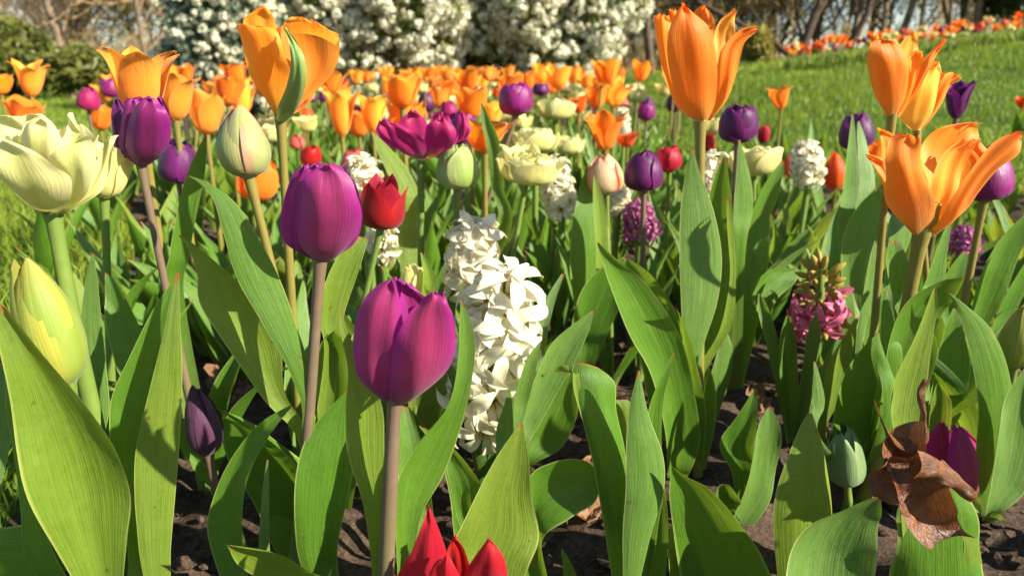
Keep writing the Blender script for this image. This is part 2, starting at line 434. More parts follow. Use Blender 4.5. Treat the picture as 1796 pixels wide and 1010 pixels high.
M['budleaf'] = leafcard('young_leaf', (0.20, 0.18, 0.035), (0.34, 0.29, 0.06), 0.35, (0.35, 0.30, 0.05))
M['blossom'] = leafcard('white_blossom', (0.74, 0.72, 0.52), (0.85, 0.82, 0.64), 0.3, (0.8, 0.78, 0.6))

# ------------------------------------------------------------------ part builders
def rot_to(axis, spin=0.0):
    q = Vector((0, 0, 1)).rotation_difference(Vector(axis).normalized())
    m = q.to_matrix() @ Matrix.Rotation(spin, 3, 'Z')
    return np.array(m)

PR = {  # r over even u (unit = half the head width), z over even u (unit = head height), half width shape, W
    'goblet': dict(r=[.14, .74, .98, 1.0, .93, .80, .60], z=[0, .10, .28, .48, .68, .86, 1.0], w=[.30, .70, .94, 1.0, .88, .54, .04], W=1.10, cw=1.0),
    'egg':    dict(r=[.14, .80, 1.0, .98, .86, .66, .34], z=[0, .10, .28, .48, .68, .87, 1.03], w=[.30, .72, .96, 1.0, .86, .50, .04], W=1.12, cw=1.0),
    'bud':    dict(r=[.16, .72, .96, 1.0, .84, .50, .06], z=[0, .10, .26, .44, .64, .84, 1.0], w=[.30, .72, .96, 1.0, .84, .50, .04], W=1.2, cw=1.0),
    'cup':    dict(r=[.10, .50, .70, .80, .88, .96, 1.02], z=[0, .10, .27, .46, .65, .83, 1.0], w=[.28, .62, .84, .98, 1.0, .78, .04], W=.86, cw=1.1),
    'lily':   dict(r=[.10, .42, .60, .68, .76, .90, 1.18], z=[0, .11, .30, .50, .70, .87, .98], w=[.30, .66, .90, 1.0, .88, .55, .03], W=.72, cw=1.1),
    'flare':  dict(r=[.08, .42, .62, .76, .92, 1.10, 1.30], z=[0, .10, .26, .46, .66, .84, .96], w=[.26, .58, .84, 1.0, .98, .72, .03], W=.80, cw=1.15),
    'point':  dict(r=[.14, .72, .92, .94, .92, .94, 1.0], z=[0, .10, .28, .48, .68, .85, 1.0], w=[.34, .80, 1.0, .94, .70, .36, .02], W=1.0, cw=1.0),
    'open':   dict(r=[.08, .30, .52, .70, .84, .95, 1.02], z=[0, .10, .26, .46, .68, .88, 1.05], w=[.22, .55, .82, 1.0, .98, .75, .10], W=.62, cw=1.3),
    'double': dict(r=[.12, .60, .86, .96, 1.0, 1.02, 1.0], z=[0, .08, .24, .45, .66, .85, 1.0], w=[.30, .66, .90, 1.0, .92, .62, .05], W=.72, cw=1.05),
}

def petal(pr, R, H, az, rng, rs=1.0, zs=1.0, ws=1.0, opn=0.0, curl=0.0, ruf=0.05, nu=15, nv=9, droop=0.0):
    p = PR[pr]
    u = np.linspace(0, 1, nu); uu = u ** 0.96
    r = cr(p['r'], uu) * R * rs
    z = cr(p['z'], uu) * H * zs
    w = np.clip(cr(p['w'], uu), .01, 2) * p['W'] * R * ws
    rho = np.maximum(np.maximum(r, 0.35 * R) * p['cw'], w / 1.5)
    v = np.linspace(-1, 1, nv)
    U, V = np.meshgrid(u, v, indexing='ij')
    ang = V * (w / rho)[:, None]
    x = r[:, None] - rho[:, None] * (1 - np.cos(ang))
    y = rho[:, None] * np.sin(ang)
    ph = rng.uniform(0, 6.28, 4)
    x = x + ruf * R * (V ** 2) * U * np.sin(U * 8 + ph[0] + V * 1.5) + ruf * 0.5 * R * U * np.sin(U * 4 + ph[1]) * V
    x = x - 0.03 * R * np.exp(-(V / 0.13) ** 2) * np.sin(PI * np.clip(U, 0, .95))
    zz = np.repeat(z[:, None], nv, 1) + ruf * 0.5 * H * (U ** 2) * np.sin(V * 3.0 + ph[2]) * (1 - np.abs(V)) + ruf * .25 * H * U ** 3 * np.sin(V * 9 + ph[3])
    if curl:   # tip rolls outwards (positive) or inwards
        k = np.clip((U - 0.62) / 0.38, 0, 1) ** 2
        x = x + curl * R * k; zz = zz - abs(curl) * 0.45 * R * k * k
    if opn or droop:
        a = opn + droop * U
        x0 = 0.0
        x, zz = x0 + (x - x0) * np.cos(a) + zz * np.sin(a), zz * np.cos(a) - (x - x0) * np.sin(a) * 0.6
    tw = rng.normal(0, 0.05)
    ca, sa = math.cos(az), math.sin(az)
    X = x * ca - (y + tw * zz) * sa; Yy = x * sa + (y + tw * zz) * ca
    return np.stack([X, Yy, zz], -1)

def head_petals(style, R, H, rng, spin=None, nu=15, nv=9, opn=0.0):
    """list of petal grids for a flower style"""
    out = []
    s = rng.uniform(0, 2 * PI) if spin is None else spin
    j = lambda a: rng.normal(0, a)
    if style == 'double':
        for k in range(5):
            out.append(petal('double', R, H * (.80 + j(.05)), s + k * PI / 2.5 + j(.12), rng, 1.0 + j(.04), 1 + j(.08), 1.2, opn + j(.09), j(.12), .06, nu, nv))
        for k in range(5):
            out.append(petal('double', R, H * (.95 + j(.04)), s + .6 + k * PI / 2.5 + j(.15), rng, .82 + j(.05), 1 + j(.06), 1.0, opn + j(.10), j(.16), .08, nu, nv))
        for k in range(4):
            out.append(petal('double', R, H * 1.0, s + .2 + k * PI / 2 + j(.25), rng, .55 + j(.06), 1 + j(.08), .85, j(.12), j(.2), .12, nu, nv))
        for k in range(3):
            out.append(petal('double', R, H * .95, s + .8 + k * PI / 1.5 + j(.3), rng, .28 + j(.05), 1 + j(.08), .6, j(.1), j(.2), .14, nu, nv))
        return out
    jo = {'goblet': .055, 'egg': .04, 'bud': .008, 'cup': .06, 'lily': .07, 'flare': .10, 'point': .05, 'open': .12}[style]
    ruf = {'goblet': .075, 'egg': .06, 'bud': .012, 'cup': .06, 'lily': .06, 'flare': .09, 'point': .03, 'open': .10}[style]
    cu = {'lily': .12, 'flare': .15, 'cup': .06}.get(style, 0.0)
    for k in range(3):
        out.append(petal(style, R, H * .98, s + PI / 3 + k * 2 * PI / 3 + j(.06), rng, .90, 1 + j(.03), 1.0, opn + j(jo), cu * rng.uniform(-.5, 1.5), ruf, nu, nv))
    for k in range(3):
        out.append(petal(style, R, H * .95, s + k * 2 * PI / 3 + j(.06), rng, 1.0, 1 + j(.03), 1.0, opn + abs(j(jo)), cu * rng.uniform(-.3, 1.6), ruf, nu, nv))
    return out

def centre_mb(R, H):
    m = MB()
    m.tube([[0, 0, 0], [0, 0, H * .06], [0, 0, H * .3], [0, 0, H * .36]], [R * .16, R * .15, R * .13, R * .2], 8)
    for k in range(6):
        a = k * PI / 3
        c, s = math.cos(a), math.sin(a)
        m.tube([[R * .12 * c, R * .12 * s, H * .04], [R * .24 * c, R * .24 * s, H * .18], [R * .26 * c, R * .26 * s, H * .34]], [R * .025, R * .05, R * .04], 6, mi=1)
    return m

def leaf_surf(Lp, Rp, cup=0.12, rng=None, nu=26, nv=9, vfold=0.0, wave=0.03, flat=0.0):
    """blade between a left and a right edge (n x 3 each), cupped about its middle"""
    u = np.linspace(0, 1, nu)
    L = cr(Lp, u); R = cr(Rp, u)
    C = (L + R) / 2
    W = R - L
    wl = np.linalg.norm(W, axis=1)
    T = np.gradient(C, axis=0)
    N = np.cross(W, T); N /= np.linalg.norm(N, axis=1)[:, None] + 1e-12
    # keep a smooth normal
    for i in range(1, nu):
        if (N[i] * N[i - 1]).sum() < -0.2: N[i] = -N[i]
    t = np.linspace(0, 1, nv)
    s = 2 * t - 1
    prof = ((1 - s ** 2) * cup + (1 - np.abs(s)) * vfold)[None, :] * (1 - flat * u)[:, None]
    ph = rng.uniform(0, 6.28, 3) if rng is not None else (0, 1, 2)
    wav = wave * (s[None, :] ** 2) * np.sin(u[:, None] * 13 + ph[0] + s[None, :] * 2) + wave * .4 * np.sin(u[:, None] * 7 + ph[1]) * s[None, :]
    wav = wav + wave * .25 * np.sin(u[:, None] * 5 + s[None, :] * 3 + ph[2])
    P = L[:, None] + t[None, :, None] * W[:, None] - N[:, None] * (wl[:, None] * (prof + wav))[:, :, None]
    return P

def gen_leaf(rng, Ln, W, az, el0=1.35, bend=0.9, twist=0.4, nu=20, nv=7, cup=0.22, wave=0.03):
    """a free leaf rising from the origin"""
    u = np.linspace(0, 1, nu)
    el = el0 - bend * u ** 1.6
    d = np.stack([np.cos(el), np.zeros(nu), np.sin(el)], 1)
    C = np.concatenate([[[0, 0, 0]], np.cumsum((d[1:] + d[:-1]) / 2, 0)]) * Ln / (nu - 1)
    C[:, 1] += 0.06 * Ln * np.sin(u * 3 + rng.uniform(0, 6)) * u
    w = W * 0.5 * np.clip(cr([.34, .52, .82, 1.0, .92, .66, .34, .02], u), .01, 2)
    tw = twist * (u ** 1.3) + rng.normal(0, .08)
    nrm = np.stack([-np.sin(el), np.zeros(nu), np.cos(el)], 1)
    side = np.stack([np.zeros(nu), np.ones(nu), np.zeros(nu)], 1)
    S = side * np.cos(tw)[:, None] + nrm * np.sin(tw)[:, None]
    P = leaf_surf(C - S * w[:, None], C + S * w[:, None], 0, rng, nu, nv, 0, wave)
    s = np.linspace(-1, 1, nv)
    N = nrm * np.cos(tw)[:, None] - side * np.sin(tw)[:, None]
    base = 1 + 1.2 * np.exp(-u * 7)
    P = P - N[:, None] * ((1 - s ** 2)[None, :, None] * (w * 2 * cup * base)[:, None, None])
    c, sn = math.cos(az), math.sin(az)
    return np.stack([P[..., 0] * c - P[..., 1] * sn, P[..., 0] * sn + P[..., 1] * c, P[..., 2]], -1)

# ------------------------------------------------------------------ setting: ground, lawn
def lawn_mask(x, y):
    """>0 on lawn"""
    left = (-0.40 - 0.50 * (y - 0.5)) - x - 0.10 * np.sin(y * 3) * .5
    left = np.where(y > 4.5, np.minimum(left, 1) + 0.0, left)
    right = x - np.where(y < 2.35, 99, 0.30 + 0.10 * (y - 2.3) + np.clip(3.3 - y, 0, 2) * 1.5)
    back = y - 7.6
    return np.maximum(np.maximum(left, right), back)

def noise2(x, y, rng_seed, octs):
    r = np.random.default_rng(rng_seed); z = 0
    for sc, am in octs:
        for _ in range(5):
            a = r.uniform(0, 2 * PI); k = sc * r.uniform(.6, 1.5)
            z = z + am * np.sin((x * math.cos(a) + y * math.sin(a)) * k + r.uniform(0, 6.28)) / 2.2
    return z

xs = np.concatenate([-np.geomspace(300, 2.2, 46), np.linspace(-2.1, 2.1, 330), np.geomspace(2.2, 300, 46)])
ys = np.concatenate([np.linspace(-6, 0.15, 12), np.linspace(0.2, 2.6, 210), np.geomspace(2.63, 400, 120)])
GX, GY = np.meshgrid(xs, ys, indexing='ij')
GZ = hz(GX, GY)
fine = noise2(GX, GY, 3, [(22, .006), (60, .005), (140, .0035)]) * ss(3.2, 1.6, GY) if False else noise2(GX, GY, 3, [(22, .006), (60, .005), (140, .0035)]) * (1 - ss(1.6, 3.2, GY)) * (1 - ss(1.6, 2.2, np.abs(GX)))
msk = lawn_mask(GX, GY)
GZ = GZ + fine * (1 - ss(-0.05, 0.05, msk))
P = np.stack([GX, GY, GZ], -1)
idx = np.arange(GX.size).reshape(GX.shape)
q = np.stack([idx[:-1, :-1], idx[1:, :-1], idx[1:, 1:], idx[:-1, 1:]], -1).reshape(-1, 4)
mf = (msk.reshape(-1)[q].mean(1)) > 0
def sub_mesh(faces):
    used, inv = np.unique(faces.reshape(-1), return_inverse=True)
    return MB().polys(P.reshape(-1, 3)[used], inv.reshape(-1, 4))
tag(sub_mesh(q[~mf]).build('soil_ground', M['soil']), 'dark crumbly brown soil of the flower bed', None, None, 'structure')
tag(sub_mesh(q[mf]).build('lawn', M['lawn']), 'green lawn rising to the right behind the bed', None, None, 'structure')

# soil clods
def lumps(n, xr, yr, sr, rng, ok=None):
    m = MB()
    ico = np.array([[0, 0, 1], [.89, 0, .45], [.28, .85, .45], [-.72, .53, .45], [-.72, -.53, .45], [.28, -.85, .45], [.72, .53, -.45], [-.28, .85, -.45], [-.89, 0, -.45], [-.28, -.85, -.45], [.72, -.53, -.45], [0, 0, -1]])
    fc = np.array([[0, 1, 2], [0, 2, 3], [0, 3, 4], [0, 4, 5], [0, 5, 1], [1, 6, 2], [2, 7, 3], [3, 8, 4], [4, 9, 5], [5, 10, 1], [2, 6, 7], [3, 7, 8], [4, 8, 9], [5, 9, 10], [1, 10, 6], [6, 11, 7], [7, 11, 8], [8, 11, 9], [9, 11, 10], [10, 11, 6]])
    x = rng.uniform(*xr, n); y = rng.uniform(yr[0] ** .5, yr[1] ** .5, n) ** 2
    for a, b in zip(x, y):
        if lawn_mask(a, b) > -0.03: continue
        s = rng.uniform(*sr) * rng.uniform(.4, 1)
        V = ico * (1 + rng.normal(0, .22, (12, 1))) * s * np.array([rng.uniform(.8, 1.4), rng.uniform(.8, 1.4), rng.uniform(.5, .9)])
        m.polys(V + [a, b, float(hz(a, b)) + s * .2], fc)
    return m
tag(lumps(5200, (-1.3, 1.3), (.3, 2.2), (.003, .012), RNG).build('soil_clods', M['soil'], smooth=False), 'small crumbs and clods of dark soil', None, None, 'stuff')

# grass
def blades(x, y, h, w, rng):
    n = len(x)
    z = hz(x, y)
    a = rng.uniform(0, 2 * PI, n); b = rng.uniform(0, 2 * PI, n)
    lean = rng.uniform(.1, .75, n) * h
    dx, dy = np.cos(a) * w, np.sin(a) * w
    lx, ly = np.cos(b) * lean, np.sin(b) * lean
    V = np.zeros((n, 5, 3))
    V[:, 0] = np.stack([x - dx, y - dy, z], 1); V[:, 1] = np.stack([x + dx, y + dy, z], 1)
    V[:, 2] = np.stack([x - dx * .7 + lx * .35, y - dy * .7 + ly * .35, z + h * .6], 1)
    V[:, 3] = np.stack([x + dx * .7 + lx * .35, y + dy * .7 + ly * .35, z + h * .6], 1)
    V[:, 4] = np.stack([x + lx, y + ly, z + h * .95], 1)
    r = rng.uniform(0, 1, n)
    UV = np.zeros((n, 5, 2)); UV[:, :, 0] = r[:, None]; UV[:, :, 1] = [0, 0, .6, .6, 1]
    b0 = np.arange(n)[:, None] * 5
    m = MB()
    m.v.append(V.reshape(-1, 3)); m.uv.append(UV.reshape(-1, 2)); m.n = n * 5
    m.f.append(b0 + np.array([[0, 1, 3, 2]])); m.mi.append(np.zeros(n))
    m.f.append(b0 + np.array([[2, 3, 4]])); m.mi.append(np.zeros(n))
    return m
def scatter(n, xr, yr, rng, pw=.5, marg=0.0):
    x = rng.uniform(*xr, n); y = yr[0] + (yr[1] - yr[0]) * rng.uniform(0, 1, n) ** (1 / pw)
    k = lawn_mask(x, y) > marg
    vis = np.abs(x) < 0.85 * y + .4
    return x[k & vis], y[k & vis]
x1, y1 = scatter(150000, (-7, 7.5), (2.2, 9.0), RNG, .75)
x2, y2 = scatter(26000, (-1.7, -.3), (.45, 2.4), RNG, .8)
x3, y3 = scatter(30000, (-14, 8), (7.5, 16), RNG, .7)
hh = np.concatenate([RNG.uniform(.025, .06, len(x1)) * (.6 + .9 * ss(-.6, 1.0, noise2(x1, y1, 31, [(3, .5), (9, .4)]))), RNG.uniform(.03, .10, len(x2)), RNG.uniform(.05, .10, len(x3))])
ww = np.concatenate([np.full(len(x1), .0028), np.full(len(x2), .0018), np.full(len(x3), .006)])
X_, Y_ = np.concatenate([x1, x2, x3]), np.concatenate([y1, y2, y3])
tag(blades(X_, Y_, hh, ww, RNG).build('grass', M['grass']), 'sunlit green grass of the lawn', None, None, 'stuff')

# ------------------------------------------------------------------ woodland and shrubs
def branch_tree(rng, h, r0, levels, nb, spread, twigr=.006, low=.1, lean=(0, 0), sides=5):
    """trunk mesh, twig mesh, list of twig ends"""
    tr, tw = MB(), MB(); ends = []
    def grow(p, d, ln, r, lv):
        n = 6
        pts = [p]; dd = d.copy()
        for i in range(n):
            dd = dd + rng.normal(0, .13, 3) + np.array([0, 0, .05])
            dd /= np.linalg.norm(dd); pts.append(pts[-1] + dd * ln / n)
        pts = np.array(pts)
        rr = np.linspace(r, r * .45, n + 1)
        (tr if lv <= 1 else tw).tube(pts, rr, sides if lv <= 1 else 3)
        if lv >= levels:
            ends.append(pts[-1]); ends.append(pts[3]); return
        k = nb[lv]
        for i in range(k):
            t = low + (1 - low) * (i + rng.uniform(.2, .9)) / k if lv == 0 else rng.uniform(.15, 1)
            j = min(int(t * n), n - 1); q = pts[j] + (pts[j + 1] - pts[j]) * (t * n - j)
            a = rng.uniform(0, 2 * PI)
            axis = (pts[j + 1] - pts[j]); axis /= np.linalg.norm(axis)
            o = np.cross(axis, [math.cos(a), math.sin(a), .3]); o /= np.linalg.norm(o)
            nd = axis * math.cos(spread) + o * math.sin(spread)
            grow(q, nd, ln * rng.uniform(.42, .7) * (1.15 - .4 * t), max(rr[j] * rng.uniform(.35, .6), twigr), lv + 1)
    d0 = np.array([lean[0], lean[1], 1.0]); d0 /= np.linalg.norm(d0)
    grow(np.zeros(3), d0, h, r0, 0)
    return tr, tw, np.array(ends)

def cards(cent, size, rng, n_each=1, jit=0.0, aspect=1.7):
    c = np.repeat(cent, n_each, 0); n = len(c)
    c = c + rng.normal(0, jit, (n, 3))
    a = rng.normal(0, 1, (n, 3)); a /= np.linalg.norm(a, axis=1)[:, None]
    b = np.cross(a, rng.normal(0, 1, (n, 3))); b /= np.linalg.norm(b, axis=1)[:, None]
    s = size * rng.uniform(.6, 1.3, (n, 1))
    V = np.stack([c - a * s * aspect * .5, c + b * s * .42, c + a * s * aspect * .5, c - b * s * .42], 1)
    r = rng.uniform(0, 1, n)
    UV = np.zeros((n, 4, 2)); UV[:, :, 0] = r[:, None]; UV[:, :, 1] = [0, .5, 1, .5]
    return V.reshape(-1, 3), np.arange(n * 4).reshape(n, 4), UV.reshape(-1, 2)

# far wood behind everything: one mass of trunks and twigs
def far_wood():
    rng = np.random.default_rng(77); m = MB()
    protos = []
    for k in range(5):
        r = np.random.default_rng(300 + k)
        tr, tw, en = branch_tree(r, r.uniform(5, 7), r.uniform(.05, .10), 3, [14, 8, 6], .75, .008, .03, (r.normal(0, .1), 0), 5)
        V1 = np.concatenate(tr.v); F1 = np.concatenate(tr.f)
        o = len(V1)
        V2 = np.concatenate(tw.v); F2 = np.concatenate(tw.f)
        cv, cf, cu = cards(en, .08, r, 4, .22)
        protos.append((V1, F1, V2, F2, cv, cf, cu))
    n = 0
    for i in range(160):
        y = rng.uniform(17, 38)
        x = rng.uniform(-.95, .95) * y
        if i >= 120: y = rng.uniform(15, 24); x = rng.uniform(.13, .85) * y
        sky_gap = ss(.18, .3, x / y) * 0.30
        if rng.uniform() < sky_gap: continue
        V1, F1, V2, F2, cv, cf, cu = protos[i % 5]
        s = rng.uniform(.7, 1.15); a = rng.uniform(0, 6.28)
        Rm = np.array([[math.cos(a), -math.sin(a), 0], [math.sin(a), math.cos(a), 0], [0, 0, 1]]) * s
        p = np.array([x, y, float(hz(x, y)) - .05])
        m.polys(V1 @ Rm.T + p, F1, mi=0); m.polys(V2 @ Rm.T + p, F2, mi=1)
        if i % 2 == 0:
            m.polys(cv @ Rm.T + p, cf, cu, mi=2)
    # low brush filling the foot of the wood
    k = 42000
    y = rng.uniform(16, 36, k); x = rng.uniform(-.95, .95, k) * y
    keep = rng.uniform(0, 1, k) > ss(.14, .24, x / y) * .93
    x, y = x[keep], y[keep]; k = len(x)
    z = hz(x, y)
    h = rng.uniform(.3, 1.5, k) * rng.uniform(.4, 1.1, k); a = rng.uniform(0, 6.28, k); l = h * rng.uniform(0, .5, k)
    w = .011
    top = np.stack([x + np.cos(a) * l, y + np.sin(a) * l * .5, z + h], 1)
    V = np.stack([np.stack([x - w, y, z], 1), np.stack([x + w, y, z], 1), top + [w * .5, 0, 0], top - [w * .5, 0, 0]], 1)
    m.polys(V.reshape(-1, 3), np.arange(k * 4).reshape(k, 4), mi=1)
    cc = top[rng.uniform(0, 1, k) < .35]
    cv, cf, cu = cards(cc, .07, rng, 2, .25)
    m.polys(cv, cf, cu, mi=2)
    return m.build('woodland', [M['bark'], M['twig'], M['budleaf']])
tag(far_wood(), 'bare brown spring woodland behind the garden', None, None, 'stuff')

def wood_tree(name, label, px, Y, h, r0, lean, seed, mat='bark_dark', nb=(9, 6, 5), low=.12, leafn=1, twm='twig', spread=.65):
    r = np.random.default_rng(seed)
    g = ground_at(px, Y)
    tr, tw, en = branch_tree(r, h, r0, 3, nb, spread, .006, low, lean, 7)
    root = tr.build(name, M[mat]) if False else empty(name, g)
    tr.build('trunk', M[mat], root); b = tw.build('crown', [M[twm], M['budleaf']] if False else M[twm], root)
    if leafn:
        m = MB(); m.polys(*cards(en, .035, r, leafn, .08)); m.build('young_leaves', M['budleaf'], root)
    return tag(root, label, 'tree', 'bare trees at the lawn edge')
wood_tree('bare_tree', 'dark bare tree with a thick trunk leaning right above the hill flower bed', 1395, 12.5, 4.6, .085, (.22, 0), 21, nb=(10, 7, 6))
wood_tree('bare_tree', 'dark bare branch-tree sweeping left low over the lawn beside the big orange tulip', 1388, 12.3, 3.8, .055, (-.95, .1), 22, nb=(10, 7, 5))
wood_tree('bare_tree', 'slim dark tree leaning right behind the middle of the hill bed', 1475, 12.8, 4.4, .06, (.35, 0), 23, nb=(10, 7, 5))
wood_tree('bare_tree', 'straight pale trunked tree above the pair of orange tulips', 1562, 13.5, 5.0, .07, (.03, 0), 24, 'bark', nb=(8, 5, 4))
wood_tree('bare_tree', 'thin bare tree standing at the right end of the lawn crest', 1690, 14.0, 4.6, .07, (-.05, 0), 25, 'bark', nb=(9, 6, 4), leafn=2)
wood_tree('bare_tree', 'slender grey tree just right of the white blossoming bush', 1140, 12.0, 5.0, .07, (-.02, 0), 26, 'bark', nb=(10, 6, 5), leafn=2)
wood_tree('bare_tree', 'thin grey brown sapling hidden partly by the tall orange tulip', 1215, 12.6, 4.6, .06, (.05, 0), 27, 'bark', nb=(10, 6, 4))
wood_tree('bare_tree', 'pale trunk in sun at the left wood above the yellow orange tulip', 128, 16.0, 5.0, .09, (.03, 0), 28, 'bark', nb=(10, 6, 5), leafn=2)
wood_tree('bare_tree', 'tan multi-branched tree left of the grey blossom bush', 262, 15.0, 5.0, .06, (.06, 0), 29, 'bark', nb=(12, 7, 5), leafn=2)

def ellipsoid_pts(rng, n, c, r, shell=.55):
    d = rng.normal(0, 1, (n, 3)); d /= np.linalg.norm(d, axis=1)[:, None]
    bump = 1 + .16 * np.sin(d[:, 0] * 5 + c[0] * 3) * np.sin(d[:, 2] * 6 + 1) + .12 * np.sin(d[:, 1] * 9 + d[:, 2] * 7 + c[0])
    return np.asarray(c) + d * np.asarray(r) * (bump * (shell + (1 - shell) * rng.uniform(0, 1, n) ** .6))[:, None]

def blossom_bush(name, label, px0, px1, Y, h, depth, seed, fol, nleaf, nclump, cs=.085, group=None, lobes=6):
    rng = np.random.default_rng(seed)
    a, b = ground_at(px0, Y), ground_at(px1, Y)
    g = (a + b) / 2; wx = (b[0] - a[0]) / 2
    root = empty(name, g)
    m = MB()
    for k in range(11):
        t = rng.uniform(0, 6.28); e = np.array([math.cos(t) * wx * .7, math.sin(t) * depth * .6, h * rng.uniform(.6, .95)])
        m.tube(cr(np.array([[rng.normal(0, .06), rng.normal(0, .06), -.03], e * [.4, .4, .5], e]), np.linspace(0, 1, 7)), np.linspace(.028, .006, 7), 5)
    m.build('branches', M['bark'], root)
    lb = []
    for k in range(lobes):
        t = k / lobes * 6.28 + rng.normal(0, .3)
        lb.append(((math.cos(t) * wx * .55, math.sin(t) * depth * .5, h * rng.uniform(.3, .72)), (wx * .55, depth * .55, h * rng.uniform(.28, .36))))
    lb.append(((0, 0, h * .5), (wx * .7, depth * .7, h * .5)))
    lp, cp = [], []
    for c, r in lb:
        lp.append(ellipsoid_pts(rng, nleaf // len(lb), c, np.array(r) * .97, .66)); cp.append(ellipsoid_pts(rng, nclump // len(lb), c, np.array(r) * 1.08, .90))
    lp = np.concatenate(lp); lp = lp[lp[:, 2] > .04]
    cp = np.concatenate(cp); cp = cp[cp[:, 2] > .08]
    MB().polys(*cards(lp, .05, rng, 1, .02)).build('foliage', M[fol], root)
    # each blossom head: a rounded cluster of small five-lobed flowers
    nf = 30
    n = len(cp)
    d = rng.normal(0, 1, (n, nf, 3)); d /= np.linalg.norm(d, axis=2)[:, :, None]
    s = cs * rng.uniform(.3, 1.15, (n, 1, 1))
    ctr = cp[:, None] + d * s * .5 * rng.uniform(.4, 1.25, (n, nf, 1))
    t1 = np.cross(d, rng.normal(0, 1, (n, nf, 3))); t1 /= np.linalg.norm(t1, axis=2)[:, :, None]
    t2 = np.cross(d, t1)
    q = s * .20 * rng.uniform(.7, 1.3, (n, nf, 1))
    V = np.stack([ctr - t1 * q, ctr - t2 * q, ctr + t1 * q, ctr + t2 * q], 2)
    UV = np.repeat(rng.uniform(0, 1, n * nf), 4); UV = np.stack([UV, UV], 1)
    MB().polys(V.reshape(-1, 3), np.arange(n * nf * 4).reshape(-1, 4), UV).build('blossom', M['blossom'], root)
    return tag(root, label, 'bush', group)
GB = 'white blossoming bushes behind the beds'
blossom_bush('blossom_bush', 'big white blossoming bush left of the dark gap, behind the orange tulips', 525, 838, 7.6, 2.2, .8, 41, 'foliage', 26000, 6500, .11, GB)
blossom_bush('blossom_bush', 'big white blossoming bush right of the dark gap, at the lawn', 842, 1108, 8.0, 2.3, .8, 42, 'foliage', 26000, 6500, .11, GB)
blossom_bush('blossom_bush', 'grey-leaved bush with sparser white blossom behind the left orange tulips', 325, 525, 7.0, 1.5, .7, 43, 'foliage_grey', 14000, 1900, .095, GB)

def evergreen(name, label, px0, px1, Y, h, depth, seed, fol, n, size=.05):
    rng = np.random.default_rng(seed)
    a, b = ground_at(px0, Y), ground_at(px1, Y); g = (a + b) / 2; wx = (b[0] - a[0]) / 2
    root = empty(name, g)
    MB().tube([[0, 0, -.05], [.02, 0, h * .4], [0, .02, h * .85]], [.05, .04, .012], 7).build('trunk', M['bark'], root)
    pts = []
    for k in range(9):
        t = rng.uniform(0, 6.28)
        pts.append(ellipsoid_pts(rng, n // 9, (math.cos(t) * wx * .45, math.sin(t) * depth * .45, h * rng.uniform(.2, .78)), (wx * .55, depth * .55, h * .24), .45))
    p = np.concatenate(pts); p = p[p[:, 2] > .02]
    MB().polys(*cards(p, size, rng, 1, .02, 2.2)).build('crown', M[fol], root)
    return tag(root, label, 'shrub', 'evergreen shrubs behind the beds')
evergreen('evergreen_shrub', 'tall dark evergreen in the gap between the two white bushes', 795, 880, 8.6, 2.6, .6, 51, 'foliage_olive', 12000)
evergreen('evergreen_shrub', 'dark evergreen behind the left white bush, beside the open orange tulip', 490, 600, 9.5, 2.8, .8, 52, 'foliage_dark', 12000)
evergreen('evergreen_shrub', 'wide dark green shrub under the brown wood at the left edge', -60, 90, 10.5, 1.15, .9, 53, 'foliage_olive', 13000, .07)
evergreen('evergreen_shrub', 'rounded dark green shrub behind the small purple tulip at left', 70, 185, 10.0, .85, .8, 54, 'foliage_olive', 12000, .07)
evergreen('evergreen_shrub', 'dark evergreen tree hanging in at the top right above the hill bed', 1700, 1850, 13.5, 3.4, 1.2, 55, 'foliage_dark', 12000, .10)
evergreen('evergreen_shrub', 'small olive shrub at the lawn edge right of the tall orange tulip', 1290, 1345, 10.5, .55, .4, 56, 'budleaf', 4000, .05)
# ------------------------------------------------------------------ plants placed one by one
PL = {}
def seed_of(*a):
    return abs(hash(tuple(int(round(x * 7)) for x in a))) % 100000

def mk_plant(key, name, label, cat, loc, group=None):
    o = empty(name, loc)
    tag(o, label, cat, group)
    PL[key] = o
    o['_r'] = 0
    del o['_r']
    return o

LEAFN = {}
def hleaf(key, Y0, Y1, roll, cup, st, mat='leaf', vf=0.045, wave=0.04, name='leaf', ground=True, label=None):
    """blade of a placed plant: its two edges are given from the base to the tip; roll = how much deeper the right edge lies"""
    root = PL[key]
    n = len(st); L, R = [], []
    r = np.array(root.location)
    if ground:
        L.append(r + [-.012, 0.0, -.004]); R.append(r + [.012, 0.0, -.004])
    for i, (xl, yl, xr, yr) in enumerate(st):
        t = i / (n - 1)
        Y = Y0 + (Y1 - Y0) * t
        wd = math.hypot(xr - xl, yr - yl) * mpp(xl, yl, Y)
        dr = roll * wd * math.sin(PI * min(1, .25 + .7 * t))
        L.append(at(xl, yl, Y - dr / 2)); R.append(at(xr, yr, Y + dr / 2))
    rng = np.random.default_rng(seed_of(st[0][0], st[-1][0], st[-1][1]))
    P = leaf_surf(np.array(L), np.array(R), cup, rng, 34, 11, vf, wave)
    o = MB().grid(P).build(name, M[mat], root, r)
    if label: o['label'] = label
    return o

KINDLEAF = {'purple': 'leaf', 'orange': 'leaf_blue', 'cream': 'leaf'}
def auto_leaves(root, rng, n, Lr=(.17, .26), W=.042, mat=None, az0=None):
    for k in range(n):
        az = rng.uniform(0, 2 * PI) if az0 is None else az0 + k * 2.3 + rng.normal(0, .4)
        P = gen_leaf(rng, rng.uniform(*Lr), W * rng.uniform(.75, 1.25), az, rng.uniform(1.2, 1.5), rng.uniform(.2, 1.0), rng.normal(0, .6))
        MB().grid(P).build('leaf', M[mat or ('leaf' if rng.uniform() < .6 else 'leaf_blue')], root)

